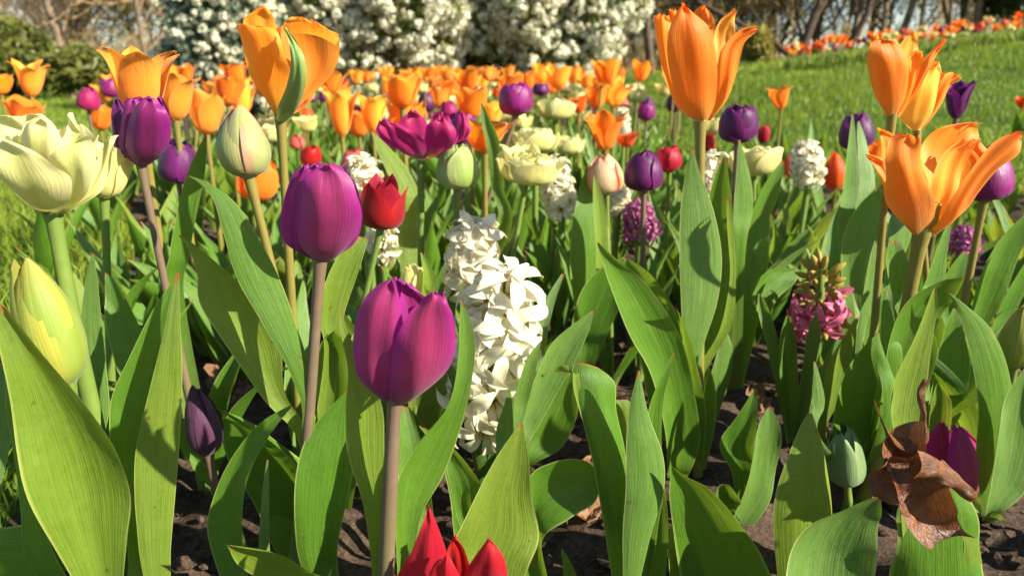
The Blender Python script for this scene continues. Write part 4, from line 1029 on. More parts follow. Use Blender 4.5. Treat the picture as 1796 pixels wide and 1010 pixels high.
# --- mid-distance tulips that can be told apart
MID = [  # style, material, x, top, bottom, width, label
 ('lily', 'amber', 247, 76, 205, 112, 'tall amber lily-shaped tulip behind the closed purple tulip at left'),
 ('lily', 'amber', 308, 126, 212, 78, 'amber tulip with a curled right petal beside the tall amber one'),
 ('lily', 'amber', 55, 102, 170, 52, 'amber tulip standing high before the dark shrubs at far left'),
 ('cup', 'orange', 44, 173, 220, 58, 'orange tulip just above the huge cream double tulip'),
 ('cup', 'orange', 2, 126, 166, 34, 'orange tulip cut by the left edge of the photo'),
 ('egg', 'magenta', 155, 155, 194, 37, 'small rosy purple tulip before the strip of lawn at left'),
 ('cup', 'orange', 176, 183, 228, 40, 'orange tulip left of the closed purple tulip'),
 ('egg', 'darkpurple', 314, 249, 322, 66, 'dark purple tulip in shade right of the closed purple tulip'),
 ('cup', 'amber', 362, 156, 236, 60, 'amber tulip with reddish base left of the pale bud'),
 ('cup', 'orange', 400, 132, 186, 46, 'orange tulip directly behind the pale green bud'),
 ('cup', 'amber', 425, 150, 200, 40, 'amber tulip between the pale bud and the tall orange tulip'),
 ('goblet', 'orange', 450, 278, 352, 64, 'orange and yellow rounded tulip low behind the pale bud stem'),
 ('bud', 'redorange', 222, 352, 398, 30, 'small orange red bud low among the left leaves'),
 ('goblet', 'red', 545, 254, 294, 34, 'red tulip just above the rosy purple tulip'),
 ('egg', 'pinkred', 624, 262, 304, 50, 'coral pink tulip right of the rosy purple tulip'),
 ('egg', 'redorange', 538, 190, 226, 28, 'russet orange bud right of the tall orange tulip stem'),
 ('lily', 'amber', 600, 152, 240, 54, 'tall amber tulip, left of three before the left white bush'),
 ('lily', 'amber', 655, 160, 234, 54, 'amber tulip between two taller ones before the left white bush'),
 ('cup', 'orange', 706, 128, 190, 64, 'bright orange tulip tallest of the group before the left white bush'),
 ('cup', 'orange', 710, 172, 240, 62, 'orange tulip just below the tallest one before the left bush'),
 ('goblet', 'purple', 672, 208, 264, 42, 'purple tulip tucked left behind the open magenta tulip'),
 ('goblet', 'purple', 810, 196, 256, 44, 'purple tulip tucked right behind the open magenta tulip'),
 ('egg', 'magenta', 788, 178, 206, 30, 'small magenta tulip in the rows above the open magenta tulip'),
 ('flare', 'orange', 850, 205, 268, 78, 'wide open orange tulip left of the upright centre purple tulip'),
 ('cup', 'orange', 826, 150, 208, 54, 'orange tulip in rows left of the upright centre purple tulip'),
 ('cup', 'amber', 862, 178, 220, 40, 'amber tulip close behind the upright centre purple tulip'),
 ('cup', 'orange', 898, 130, 160, 44, 'orange tulip seen over the top of the centre purple tulip'),
 ('double', 'cream', 974, 172, 210, 64, 'flat cream double tulip right of the upright centre purple tulip'),
 ('double', 'cream', 1000, 238, 272, 52, 'small cream yellow double tulip over the middle white hyacinth'),
 ('double', 'cream', 940, 224, 268, 76, 'pale ragged double tulip right behind the middle cream double tulip'),
 ('double', 'cream', 1113, 148, 174, 34, 'small cream tulip at the lawn edge of the far rows'),
 ('double', 'cream', 886, 200, 224, 44, 'cream tulip half hidden under the centre purple tulip'),
 ('cup', 'redorange', 1015, 168, 199, 29, 'small red orange tulip right of the flat cream tulip'),
 ('cup', 'orange', 1046, 150, 192, 37, 'orange tulip in the middle rows, below two others'),
 ('cup', 'amber', 1076, 134, 184, 36, 'slim amber tulip near the lawn edge of the rows'),
 ('flare', 'orange', 1062, 192, 264, 58, 'ragged orange tulip above the red edged cream tulip'),
 ('flare', 'redorange', 1100, 232, 258, 40, 'small spread red orange tulip right of the ragged orange tulip'),
 ('goblet', 'purple', 1133, 180, 212, 30, 'small purple tulip on the lawn edge left of the tallest orange tulip'),
 ('egg', 'darkpurple', 1184, 165, 197, 26, 'dark purple tulip just left of the tallest orange tulip'),
 ('goblet', 'darkpurple', 948, 146, 168, 30, 'dark purple tulip in the far rows right of the centre purple tulip'),
 ('goblet', 'red', 1242, 234, 266, 26, 'red tulip just right of the tallest orange tulip stem'),
 ('goblet', 'red', 1338, 219, 252, 20, 'red tulip peeping out right of the dark purple one'),
 ('double', 'cream', 1252, 205, 236, 42, 'cream tulip just right of the tallest orange tulip stem'),
 ('egg', 'redorange', 1400, 261, 314, 42, 'red orange closed tulip below the white hyacinth near the lawn'),
 ('bud', 'redorange', 1466, 264, 336, 38, 'slim red orange bud left of two upright leaf tips'),
 ('cup', 'orange', 1532, 245, 290, 40, 'orange tulip hidden behind the left petal of the wide open one'),
 ('lily', 'orange', 1370, 150, 192, 38, 'small orange tulip alone in front of the lawn'),
 ('cup', 'redorange', 1792, 168, 190, 20, 'tiny orange tulip at the right edge on the lawn'),
 ('goblet', 'pinkred', 1118, 300, 330, 22, 'small pink tulip behind the dark purple rounded tulip'),
 ('cup', 'amber', 770, 150, 190, 34, 'amber tulip between the left bush group and the centre rows'),
 ('double', 'cream', 752, 210, 240, 36, 'cream tulip behind the open magenta tulip'),
 ('egg', 'pinkred', 520, 236, 262, 26, 'little coral tulip beside the stem of the tall orange tulip'),
 ('cup', 'orange', 630, 195, 240, 42, 'orange tulip low between the two amber ones'),
]
WREAL = {'amber': .064, 'orange': .064, 'redorange': .055, 'cream': .078, 'purple': .052, 'darkpurple': .055, 'magenta': .05, 'red': .046, 'pinkred': .045}
CATN = {'amber': 'orange_tulip', 'orange': 'orange_tulip', 'redorange': 'orange_tulip', 'cream': 'cream_tulip', 'purple': 'purple_tulip', 'darkpurple': 'purple_tulip', 'magenta': 'magenta_tulip', 'red': 'red_tulip', 'pinkred': 'pink_tulip'}
GRP = {'amber': G_OR, 'orange': G_OR, 'redorange': G_OR, 'cream': G_CR, 'purple': G_PU, 'darkpurple': G_PU, 'magenta': G_PU, 'red': G_RD, 'pinkred': G_RD}
STM = {'amber': 'stem_olive', 'orange': 'stem_olive', 'redorange': 'stem_olive', 'purple': 'stem_brown', 'darkpurple': 'stem_brown', 'magenta': 'stem_brown'}
for i, (sty, mt, x, y0, y1, w, lab) in enumerate(MID):
    dist = WREAL[mt] * F / w * .96
    flower('mid%d' % i, CATN[mt], lab, sty, mt, (x, y1), (x + (1 if i % 2 else -2), y0), w * (.92 if sty in ('lily', 'flare') else 1), dist, None, STM.get(mt, 'stem'), None, None, .02, None, False, 2 if dist < 1.4 else 3, GRP[mt], Lr=(.18, .29))

# --- hyacinths
def floret_grid(rng, R, curl=1.0, narrow=1.0):
    """six recurved lobes on a short tube, opening along +z"""
    m = MB()
    for k in range(6):
        az = k * PI / 3 + rng.normal(0, .08)
        nu, nv = 12, 5
        u = np.linspace(0, 1, nu); v = np.linspace(-1, 1, nv)
        c = curl * rng.uniform(.7, 1.25)
        ang = -1.5 + 1.42 * ss(0.0, .34, u) + 2.3 * c * np.clip((u - .38) / .62, 0, 1) ** 1.6
        dr, dz = np.cos(ang), -np.sin(ang)
        st = R * 1.62 / (nu - 1)
        r = .12 * R + np.concatenate([[0], np.cumsum((np.maximum(dr[1:], -9) + dr[:-1]) / 2)]) * st
        z = -.62 * R + np.concatenate([[0], np.cumsum((dz[1:] + dz[:-1]) / 2)]) * st
        w = R * .25 * narrow * np.clip(cr([.50, .55, .80, 1.0, 1.0, .80, .30], u), .02, 2)
        x = r[:, None] + .10 * R * (v ** 2)[None] * np.sin(ang)[:, None] * -1
        zz = z[:, None] + .10 * R * (v ** 2)[None] * np.cos(ang)[:, None]
        y = w[:, None] * v[None]
        ca, sa = math.cos(az), math.sin(az)
        m.grid(np.stack([x * ca - y * sa, x * sa + y * ca, zz], -1))
    return m
FLO = {}
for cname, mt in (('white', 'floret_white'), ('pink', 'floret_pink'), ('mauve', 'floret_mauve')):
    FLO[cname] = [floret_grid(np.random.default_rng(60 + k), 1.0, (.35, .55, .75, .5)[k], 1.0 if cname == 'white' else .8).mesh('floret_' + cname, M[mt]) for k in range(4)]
def bud_mesh():
    m = MB(); u = np.linspace(0, 1, 8)
    P = np.stack([np.zeros(8), np.zeros(8), u], 1)
    m.tube(P, .21 * np.sin(PI * (u * .93 + .06)) ** .7, 8)
    return m.mesh('floret_bud', M['hbud'])
HBUD = bud_mesh()

def hyacinth(key, label, b, t, rpx, Y, fr, n, color='white', straps=4, buds=0.0, group='white hyacinths', seed=1, gpx=None, taper=.55, dome=True, mixbud=0.0):
    rng = np.random.default_rng(seed)
    B, T = at(*b, Y), at(*t, Y)
    R = rpx * mpp(*b, Y); H = float(np.linalg.norm(T - B)); ax = (T - B) / H
    g = np.array([B[0], Y + .01, 0.]); g[2] = float(hz(g[0], g[1]))
    name = {'white': 'white_hyacinth', 'pink': 'pink_hyacinth', 'mauve': 'mauve_hyacinth'}[color]
    root = mk_plant(key, name, label, 'hyacinth', g, group)
    MB().tube(cr(np.array([g - [0, 0, .01], (g + B) / 2, B, (B + T) / 2, T - ax * H * .12]), np.linspace(0, 1, 12)), np.linspace(.007, .004, 12), 10).build('stem', M['stem'], root, g)
    Rm = Matrix(rot_to(ax).tolist())
    fR = fr
    for k in range(n):
        f = (k + .5) / n
        th = k * 2.39996 + rng.normal(0, .15)
        el = -.25 + .95 * f ** 1.6 + rng.normal(0, .10)
        if f > .93: el = 1.2
        rr = (R - fR * .62) * (1 - taper * .5 * f ** 2) * math.cos(max(el, 0)) * rng.uniform(.86, 1.08)
        loc = Vector((math.cos(th) * rr, math.sin(th) * rr, H * (f * .92) + R * .3 * math.sin(el)))
        d = Vector((math.cos(th) * math.cos(el), math.sin(th) * math.cos(el), math.sin(el)))
        isb = f > 1 - buds or rng.uniform() < mixbud
        W = Rm @ d
        q = W.to_track_quat('Z', 'Y')
        q = q @ Vector((0, 0, 1)).rotation_difference(Vector((0, 0, 1)))
        rot = (q.to_matrix() @ Matrix.Rotation(rng.uniform(0, 6.28), 3, 'Z')).to_euler()
        P = Vector(B) + Rm @ loc - Vector(g)
        if isb:
            put('bud', HBUD, root, P - W * fR * .7, rot, fR * rng.uniform(.6, 1.05))
        else:
            put('floret', FLO[color][k % 4], root, P, rot, fR * rng.uniform(.85, 1.15))
    for k in range(straps):
        az = k * 2 * PI / max(straps, 1) + rng.uniform(0, 1)
        MB().grid(gen_leaf(rng, rng.uniform(.15, .22), .022, az, 1.45, rng.uniform(.3, .8), rng.normal(0, .3), 18, 7, .4, .01)).build('leaf', M['leaf_strap'], root)
    return root
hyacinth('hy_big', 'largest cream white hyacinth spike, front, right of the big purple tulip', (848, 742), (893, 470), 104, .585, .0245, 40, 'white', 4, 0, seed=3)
hyacinth('hy_back', 'smaller white hyacinth spike rising just behind the largest one', (822, 500), (838, 392), 60, .73, .021, 26, 'white', 3, 0, seed=4)
hyacinth('hy_970', 'white hyacinth behind the middle cream double tulip', (985, 372), (968, 280), 42, 1.02, 0.0175, 25, 'white', 3, 0, seed=5)
hyacinth('hy_1080', 'white hyacinth below the red edged cream tulip', (1083, 362), (1078, 318), 34, 1.0, 0.0175, 18, 'white', 3, 0, seed=6)
hyacinth('hy_1250', 'white hyacinth just right of the tallest orange tulip stem', (1240, 375), (1246, 268), 34, 1.0, 0.0189, 28, 'white', 3, 0, seed=7)
hyacinth('hy_1420', 'pale white hyacinth below the small lone orange tulip near the lawn', (1418, 312), (1410, 256), 38, 1.35, 0.0216, 28, 'white', 3, 0, seed=8)
hyacinth('hy_640', 'white hyacinth between the rosy purple tulip and the coral pink tulip', (640, 340), (636, 285), 40, .95, 0.0189, 20, 'white', 2, 0, seed=9)
hyacinth('hy_668', 'low white hyacinth under the dark red tulip', (672, 440), (668, 405), 34, .84, 0.0175, 15, 'white', 2, 0, seed=10)
hyacinth('hy_1090', 'small distant white hyacinth near the ragged orange tulip', (1094, 240), (1092, 190), 18, 1.95, .013, 24, 'white', 2, 0, seed=11)
hyacinth('hy_pink', 'half open pink hyacinth with green brown buds above bare soil at right', (1437, 575), (1440, 455), 64, .72, .019, 54, 'pink', 0, .5, 'pink hyacinths', 12, mixbud=.5)
hyacinth('hy_mauve', 'mauve pink hyacinth behind the stem of the dark purple rounded tulip', (1122, 415), (1120, 358), 42, .98, .013, 26, 'mauve', 3, 0, 'pink hyacinths', 13)
hyacinth('hy_rose', 'small deep pink hyacinth in shade at right below the rounded purple tulip', (1690, 440), (1690, 405), 34, 1.0, .013, 18, 'mauve', 2, 0, 'pink hyacinths', 14)

# --- leafy plants without an open flower, and their blades
def leafy(key, label, px, Y, group='leafy tulips without flowers'):
    return mk_plant(key, 'tulip_plant', label, 'tulip plant', ground_at(px, Y), group)

leafy('lf_left', 'broad bright green tulip leaves filling the bottom left corner', 200, .43)
hleaf('lf_left', .42, .40, .3, .10, [(150, 1060, 215, 1060), (95, 960, 222, 950), (50, 870, 229, 870), (28, 790, 202, 780), (15, 700, 152, 710), (2, 620, 88, 640), (-20, 530, 15, 545)], 'leaf_lime', .10, .04)
hleaf('lf_left', .43, .41, -.9, -.06, [(60, 1000, 110, 1010), (35, 900, 75, 900), (17, 780, 60, 790), (12, 690, 42, 700), (8, 640, 20, 650)], 'leaf')
hleaf('lf_left', .43, .46, .35, -.05, [(250, 1060, 292, 1060), (243, 960, 300, 955), (236, 870, 309, 850), (238, 790, 316, 760), (258, 700, 320, 650), (285, 590, 316, 560), (309, 478, 315, 480)], 'leaf_lime', .04, .015)
hleaf('lf_left', .45, .47, .1, .06, [(225, 1000, 270, 1000), (200, 850, 265, 860), (192, 760, 262, 760), (196, 695, 270, 690), (225, 630, 285, 620), (270, 540, 303, 540), (307, 488, 313, 490)], 'leaf', .045, .015)
leafy('lf_left2', 'narrow grey green leaf spear left of the yellow green bud', 170, .50)
hleaf('lf_left2', .50, .50, .3, -.06, [(165, 800, 182, 800), (131, 715, 192, 715), (134, 640, 186, 640), (141, 560, 178, 560), (150, 490, 171, 490), (161, 445, 165, 445)], 'leaf_blue', .04, .01)
hleaf('lf_left2', .52, .56, -.3, .12, [(215, 720, 255, 720), (200, 640, 262, 640), (186, 560, 250, 590), (184, 520, 215, 510), (184, 478, 189, 480)], 'leaf')
leafy('lf_corner', 'dark low leaf at the bottom left corner', -40, .47)
hleaf('lf_corner', .46, .44, -.2, .10, [(-60, 1000, -50, 935), (0, 1020, 0, 922), (60, 1020, 72, 925), (120, 1000, 126, 985)], 'leaf', ground=False)
hleaf('lf_corner', .47, .50, .2, .12, [(-60, 900, -20, 920), (-30, 800, 10, 820), (-20, 700, 30, 700), (0, 640, 20, 640)], 'leaf_blue')
# blades of the rosy purple tulip
hleaf('p565', .50, .49, .25, .10, [(530, 800, 548, 790), (458, 695, 500, 690), (385, 590, 492, 605), (350, 530, 452, 530), (346, 480, 402, 480), (332, 440, 352, 437), (313, 413, 318, 413)], 'leaf_lime', .04, .03)
hleaf('p565', .47, .47, .30, -.10, [(530, 760, 552, 755), (513, 665, 546, 660), (462, 570, 523, 580), (416, 490, 491, 490), (392, 410, 452, 415), (374, 350, 412, 355), (350, 322, 367, 322), (330, 309, 334, 309)], 'leaf', .045, .02)
hleaf('p565', .50, .52, .35, .06, [(565, 660, 592, 650), (560, 560, 602, 560), (573, 490, 624, 490), (600, 440, 640, 440), (624, 413, 646, 418)], 'leaf_lime')
hleaf('p565', .50, .50, -.5, .10, [(560, 790, 580, 790), (556, 700, 610, 690), (558, 640, 604, 610), (565, 600, 590, 585), (585, 580, 588, 580)], 'leaf')
# blades of the largest purple tulip
hleaf('p710', .375, .40, .30, .08, [(655, 1060, 682, 1060), (640, 900, 674, 900), (611, 800, 674, 800), (606, 720, 671, 715), (610, 650, 642, 650), (599, 590, 614, 590), (595, 540, 598, 540)], 'leaf_lime', .04, .02)
hleaf('p710', .375, .40, .55, .14, [(692, 1060, 720, 1040), (694, 930, 737, 910), (696, 850, 777, 835), (735, 775, 806, 760), (786, 710, 823, 690), (804, 630, 833, 620), (806, 570, 828, 570), (808, 529, 811, 529)], 'leaf', .045, .02)
hleaf('p710', .42, .46, -.2, .12, [(720, 940, 760, 960), (700, 850, 760, 900), (695, 760, 745, 800), (700, 710, 720, 715)], 'leaf')
leafy('lf_mid', 'large twisted leaf with wavy edge right behind the bright red tulip', 850, .44)
hleaf('lf_mid', .41, .43, .25, .08, [(800, 1080, 900, 1080), (788, 985, 925, 992), (802, 940, 947, 940), (836, 865, 932, 870), (876, 795, 928, 810), (912, 742, 917, 742)], 'leaf_lime', .04, .05)
hleaf('lf_mid', .46, .47, -.15, .12, [(905, 1000, 960, 1050), (922, 850, 950, 950), (968, 812, 1000, 908), (1025, 806, 1042, 885), (1052, 835, 1053, 850)], 'leaf', .045, .03)
hleaf('lf_mid', .47, .50, -.3, .12, [(800, 960, 830, 960), (790, 880, 850, 890), (770, 800, 842, 850), (745, 760, 800, 790), (735, 745, 745, 750)], 'leaf')
hleaf('lf_mid', .46, .47, -.2, .1, [(830, 1000, 860, 1000), (800, 900, 830, 900), (785, 830, 820, 840), (775, 790, 785, 790)], 'leaf')
# left middle low plant
hleaf('plum357', .54, .55, .2, .12, [(395, 890, 412, 880), (345, 830, 387, 850), (312, 775, 352, 800), (308, 745, 335, 755), (322, 733, 328, 734)], 'leaf')
hleaf('plum357', .55, .56, -.2, .06, [(480, 1000, 545, 1000), (450, 890, 530, 880), (400, 800, 490, 800), (383, 745, 442, 755), (385, 732, 395, 733)], 'leaf')
leafy('lf_twist', 'dark twisted leaf pair bending right low at the left centre', 440, .47)
hleaf('lf_twist', .46, .48, -.6, .12, [(400, 1050, 450, 1050), (365, 940, 425, 955), (376, 870, 426, 885), (404, 805, 442, 820), (452, 745, 478, 755), (509, 710, 512, 713)], 'leaf', .045, .02)
hleaf('lf_twist', .45, .46, .2, -.1, [(448, 1010, 474, 1010), (455, 930, 472, 930), (460, 860, 472, 860), (468, 806, 471, 806)], 'leaf_blue')
hleaf('lf_twist', .46, .48, .3, -.08, [(535, 1060, 585, 1060), (520, 960, 592, 960), (516, 860, 613, 860), (530, 785, 627, 780), (560, 735, 622, 720), (609, 684, 615, 684)], 'leaf', .045, .03)
hleaf('lf_twist', .43, .40, -.1, .15, [(560, 1060, 600, 1030), (460, 1025, 548, 1002), (418, 988, 482, 972), (398, 955, 403, 956)], 'leaf_lime')
hleaf('lf_twist', .48, .49, -.2, .1, [(510, 1040, 550, 1030), (480, 960, 545, 950), (465, 920, 500, 905), (462, 905, 466, 905)], 'leaf')
# blades by the hyacinth
hleaf('hy_big', .55, .57, .3, .14, [(890, 800, 912, 800), (913, 735, 942, 752), (934, 672, 977, 690), (964, 608, 1013, 622), (1004, 570, 1033, 580), (1038, 545, 1042, 546)], 'leaf_blue', .05)
hleaf('hy_big', .56, .58, -.2, .1, [(905, 820, 930, 820), (925, 760, 985, 785), (950, 700, 1013, 725), (985, 655, 1010, 665), (1002, 648, 1005, 650)], 'leaf')
hleaf('hy_big', .54, .55, .4, .2, [(888, 800, 902, 800), (902, 700, 926, 705), (925, 630, 942, 640), (947, 598, 950, 598)], 'leaf_strap')
hleaf('hy_big', .51, .51, .3, -.15, [(866, 830, 890, 830), (870, 760, 900, 765), (884, 710, 899, 712), (893, 683, 896, 683)], 'leaf_blue')
hleaf('hy_big', .60, .64, .2, .2, [(930, 700, 945, 700), (938, 600, 958, 600), (955, 530, 972, 535), (985, 480, 990, 482)], 'leaf_strap')
leafy('lf_roll', 'tall plant with rolled edged leaves in front of bare soil, right of centre', 1105, .46)
hleaf('lf_roll', .46, .48, .35, .18, [(1080, 1060, 1120, 1060), (1052, 880, 1106, 900), (1033, 780, 1096, 790), (1013, 710, 1082, 720), (1002, 660, 1078, 672), (1008, 634, 1050, 645)], 'leaf', .045, .02)
hleaf('lf_roll', .46, .475, .2, .15, [(1065, 920, 1085, 925), (1040, 800, 1050, 810), (1008, 690, 1022, 700), (1003, 650, 1018, 660), (985, 640, 1008, 655), (973, 648, 976, 652)], 'leaf_lime', ground=False)
hleaf('lf_roll', .45, .45, .35, -.14, [(1092, 1060, 1115, 1060), (1092, 940, 1141, 940), (1097, 860, 1164, 865), (1098, 790, 1163, 800), (1103, 720, 1137, 725), (1119, 650, 1122, 650)], 'leaf_blue', .04, .01)
hleaf('lf_roll', .47, .47, .4, .1, [(1112, 1040, 1140, 1000), (1122, 870, 1164, 860), (1128, 775, 1160, 775), (1138, 715, 1164, 700), (1156, 668, 1173, 660), (1180, 620, 1184, 619)], 'leaf', .045, .02)
hleaf('lf_roll', .48, .49, -.2, -.15, [(1085, 900, 1105, 900), (1082, 830, 1105, 840), (1085, 770, 1110, 775), (1075, 725, 1108, 715), (1070, 700, 1100, 700)], 'leaf_lime')
hleaf('lf_roll', .47, .48, -.1, .1, [(1120, 1060, 1160, 1050), (1140, 960, 1172, 940), (1150, 890, 1168, 870), (1160, 850, 1163, 850)], 'leaf')
# big upright pair right of centre
leafy('lf_tall', 'two tall upright broad leaves below the tallest orange tulip', 1200, .74)
hleaf('lf_tall', .64, .585, .35, -.07, [(1185, 790, 1215, 790), (1190, 700, 1222, 700), (1197, 610, 1232, 615), (1194, 520, 1258, 530), (1192, 440, 1266, 450), (1194, 360, 1252, 370), (1202, 305, 1229, 308), (1212, 260, 1216, 260)], 'leaf_blue', .04, .008)
hleaf('lf_tall', .66, .61, -.3, .12, [(1195, 790, 1218, 790), (1208, 650, 1245, 640), (1238, 560, 1280, 560), (1248, 480, 1290, 490), (1242, 400, 1288, 410), (1245, 340, 1282, 340), (1267, 276, 1273, 277)], 'leaf', .045, .015)
hleaf('lf_tall', .655, .605, .8, .05, [(1196, 760, 1210, 765), (1215, 660, 1232, 665), (1262, 580, 1280, 575), (1280, 490, 1291, 490), (1276, 410, 1288, 408), (1274, 350, 1282, 350)], 'leaf_lime', ground=False)
hleaf('lf_tall', .70, .71, .3, -.1, [(1212, 790, 1225, 792), (1222, 725, 1252, 745), (1244, 660, 1280, 670), (1262, 605, 1284, 612), (1271, 583, 1276, 584)], 'leaf_blue')
hleaf('lf_tall', .62, .55, .35, .10, [(1172, 840, 1205, 835), (1168, 765, 1229, 770), (1143, 660, 1214, 670), (1106, 590, 1190, 585), (1075, 515, 1135, 500), (1055, 458, 1085, 458), (1047, 426, 1051, 426)], 'leaf', .045, .03)
hleaf('lf_tall', .66, .68, -.5, .10, [(1150, 760, 1180, 760), (1125, 640, 1200, 650), (1095, 530, 1190, 560), (1085, 470, 1150, 490), (1090, 450, 1105, 455)], 'leaf', .045, .02)
leafy('lf_dark', 'dark broad leaf left of the tall pair, leaning right over soil', 1018, .84)
hleaf('lf_dark', .80, .82, -.2, .08, [(1010, 660, 1036, 660), (1002, 580, 1062, 595), (1020, 510, 1090, 530), (1060, 465, 1100, 485), (1092, 452, 1098, 456)], 'leaf')
hleaf('lf_dark', .84, .88, .3, -.06, [(1010, 580, 1040, 580), (1000, 480, 1062, 480), (1003, 400, 1068, 400), (1014, 340, 1054, 345), (1028, 294, 1032, 294)], 'leaf')
hleaf('lf_dark', .83, .84, .5, .1, [(1040, 540, 1056, 540), (1046, 450, 1066, 450), (1040, 370, 1064, 375), (1041, 308, 1045, 308)], 'leaf_lime')
# wavy spotted leaves on the soil right of centre
leafy('lf_wavy', 'short wavy leaves with brown spots standing on bare soil', 1300, .56)
hleaf('lf_wavy', .57, .58, -.3, .10, [(1290, 900, 1312, 905), (1284, 830, 1320, 830), (1262, 778, 1322, 790), (1290, 735, 1328, 740), (1322, 683, 1328, 683)], 'leaf', .045, .06)
hleaf('lf_wavy', .55, .56, .4, .12, [(1275, 930, 1312, 930), (1305, 870, 1352, 875), (1318, 800, 1366, 815), (1332, 750, 1369, 755), (1346, 715, 1354, 716)], 'leaf_blue', .04, .06)
hleaf('lf_wavy', .55, .54, -.1, .1, [(1250, 920, 1290, 900), (1255, 870, 1300, 880), (1262, 850, 1280, 850)], 'leaf')
# closed spear and its neighbours at the bottom right
leafy('lf_spear', 'stout closed leaf spear with red tip at the bottom right', 1410, .48)
hleaf('lf_spear', .46, .47, .45, -.22, [(1370, 1060, 1440, 1060), (1357, 930, 1456, 930), (1362, 860, 1456, 860), (1385, 790, 1445, 790), (1405, 745, 1433, 750), (1417, 724, 1424, 724)], 'leaf_lime', .04, .01)
hleaf('lf_spear', .42, .42, .15, .10, [(1370, 1080, 1520, 1090), (1383, 985, 1531, 990), (1428, 918, 1539, 935), (1488, 888, 1546, 905), (1538, 871, 1545, 877)], 'leaf_blue', .06)
leafy('lf_front', 'large dark folded leaf along the bottom edge, right of centre', 1265, .45)
hleaf('lf_front', .45, .44, -.2, .12, [(1210, 1080, 1370, 1080), (1190, 990, 1338, 978), (1180, 925, 1297, 915), (1174, 870, 1247, 860), (1175, 838, 1207, 837), (1177, 819, 1183, 820)], 'leaf', .04, .03)
hleaf('lf_front', .46, .46, .3, .10, [(1180, 1060, 1230, 1060), (1172, 980, 1225, 1000), (1178, 920, 1205, 930), (1185, 880, 1190, 880)], 'leaf_lime')
hleaf('lf_front', .47, .47, -.1, .1, [(985, 1080, 1020, 1070), (988, 1010, 1012, 1010), (984, 962, 988, 963)], 'leaf', ground=False)
# right side thicket
leafy('lf_r1', 'crowded dark leaves between the pink hyacinth and the curled brown leaf', 1520, .62)
hleaf('lf_r1', .56, .54, .25, .08, [(1540, 720, 1580, 720), (1555, 610, 1605, 650), (1590, 532, 1645, 568), (1640, 496, 1672, 528), (1687, 487, 1690, 491)], 'leaf')
hleaf('lf_r1', .58, .60, .1, .08, [(1470, 810, 1512, 810), (1461, 735, 1532, 745), (1478, 662, 1548, 672), (1518, 606, 1550, 622), (1541, 584, 1546, 587)], 'leaf')
hleaf('lf_r1', .62, .64, .45, .08, [(1430, 770, 1452, 770), (1443, 695, 1480, 690), (1456, 632, 1494, 620), (1488, 578, 1503, 572), (1503, 556, 1507, 557)], 'leaf_lime')
hleaf('lf_r1', .56, .56, .2, -.1, [(1423, 770, 1440, 770), (1424, 710, 1447, 710), (1426, 665, 1440, 668), (1427, 634, 1430, 634)], 'leaf_blue')
hleaf('lf_r1', .66, .68, .3, -.06, [(1498, 680, 1532, 680), (1503, 590, 1532, 590), (1514, 510, 1542, 510), (1529, 440, 1548, 440), (1544, 395, 1547, 395)], 'leaf_blue')
hleaf('lf_r1', .56, .56, .4, -.15, [(1542, 660, 1580, 650), (1543, 580, 1572, 585), (1547, 540, 1562, 540), (1550, 511, 1556, 511)], 'leaf')
hleaf('lf_r1', .55, .55, .4, -.15, [(1545, 730, 1572, 710), (1540, 640, 1560, 645), (1535, 605, 1547, 605), (1535, 583, 1540, 583)], 'leaf')
hleaf('lf_r1', .64, .66, -.1, .1, [(1510, 640, 1550, 640), (1520, 570, 1570, 580), (1540, 520, 1565, 530), (1563, 495, 1568, 500)], 'leaf')
leafy('lf_r2', 'big dark leaves with pale backs below the orange pair, behind the pink hyacinth', 1510, .80)
hleaf('lf_r2', .76, .78, -.3, .08, [(1488, 580, 1518, 580), (1476, 495, 1527, 505), (1478, 420, 1547, 430), (1499, 370, 1555, 377), (1536, 328, 1541, 328)], 'leaf')
hleaf('lf_r2', .78, .79, .5, -.08, [(1545, 540, 1570, 540), (1553, 455, 1586, 455), (1560, 395, 1597, 400), (1573, 350, 1580, 350)], 'leaf_blue')
hleaf('lf_r2', .80, .84, .3, .1, [(1470, 420, 1500, 420), (1479, 330, 1506, 330), (1487, 255, 1503, 255), (1494, 201, 1497, 201)], 'leaf')
hleaf('lf_r2', .82, .86, .4, -.1, [(1498, 400, 1530, 400), (1506, 310, 1533, 310), (1503, 250, 1522, 255), (1504, 213, 1507, 213)], 'leaf_blue')
hleaf('o1650', .60, .62, .3, .1, [(1598, 560, 1630, 560), (1624, 495, 1656, 495), (1644, 432, 1664, 435), (1665, 386, 1669, 387)], 'leaf')
hleaf('o1650', .61, .63, -.2, .1, [(1600, 640, 1640, 640), (1570, 540, 1620, 560), (1555, 470, 1600, 480), (1560, 420, 1580, 425)], 'leaf')
leafy('lf_r3', 'arching dark leaf bending down beside the right edge', 1745, .58)
hleaf('lf_r3', .56, .54, .25, -.10, [(1722, 900, 1745, 900), (1712, 800, 1765, 800), (1716, 720, 1778, 720), (1705, 640, 1768, 645), (1690, 575, 1740, 580), (1672, 530, 1700, 540), (1660, 512, 1666, 514)], 'leaf', .045, .01)
hleaf('lf_r3', .54, .53, .2, .1, [(1728, 900, 1750, 905), (1744, 830, 1800, 860), (1748, 760, 1830, 780), (1765, 700, 1830, 700), (1800, 640, 1812, 645)], 'leaf_blue')
hleaf('lf_r3', .60, .62, -.2, .1, [(1625, 790, 1665, 790), (1628, 710, 1690, 720), (1642, 640, 1702, 650), (1660, 570, 1690, 580), (1672, 540, 1678, 542)], 'leaf')
hleaf('lf_r3', .58, .58, -.3, .15, [(1640, 820, 1665, 820), (1630, 760, 1668, 750), (1632, 715, 1670, 710), (1640, 680, 1662, 690), (1645, 672, 1650, 673)], 'leaf_lime')
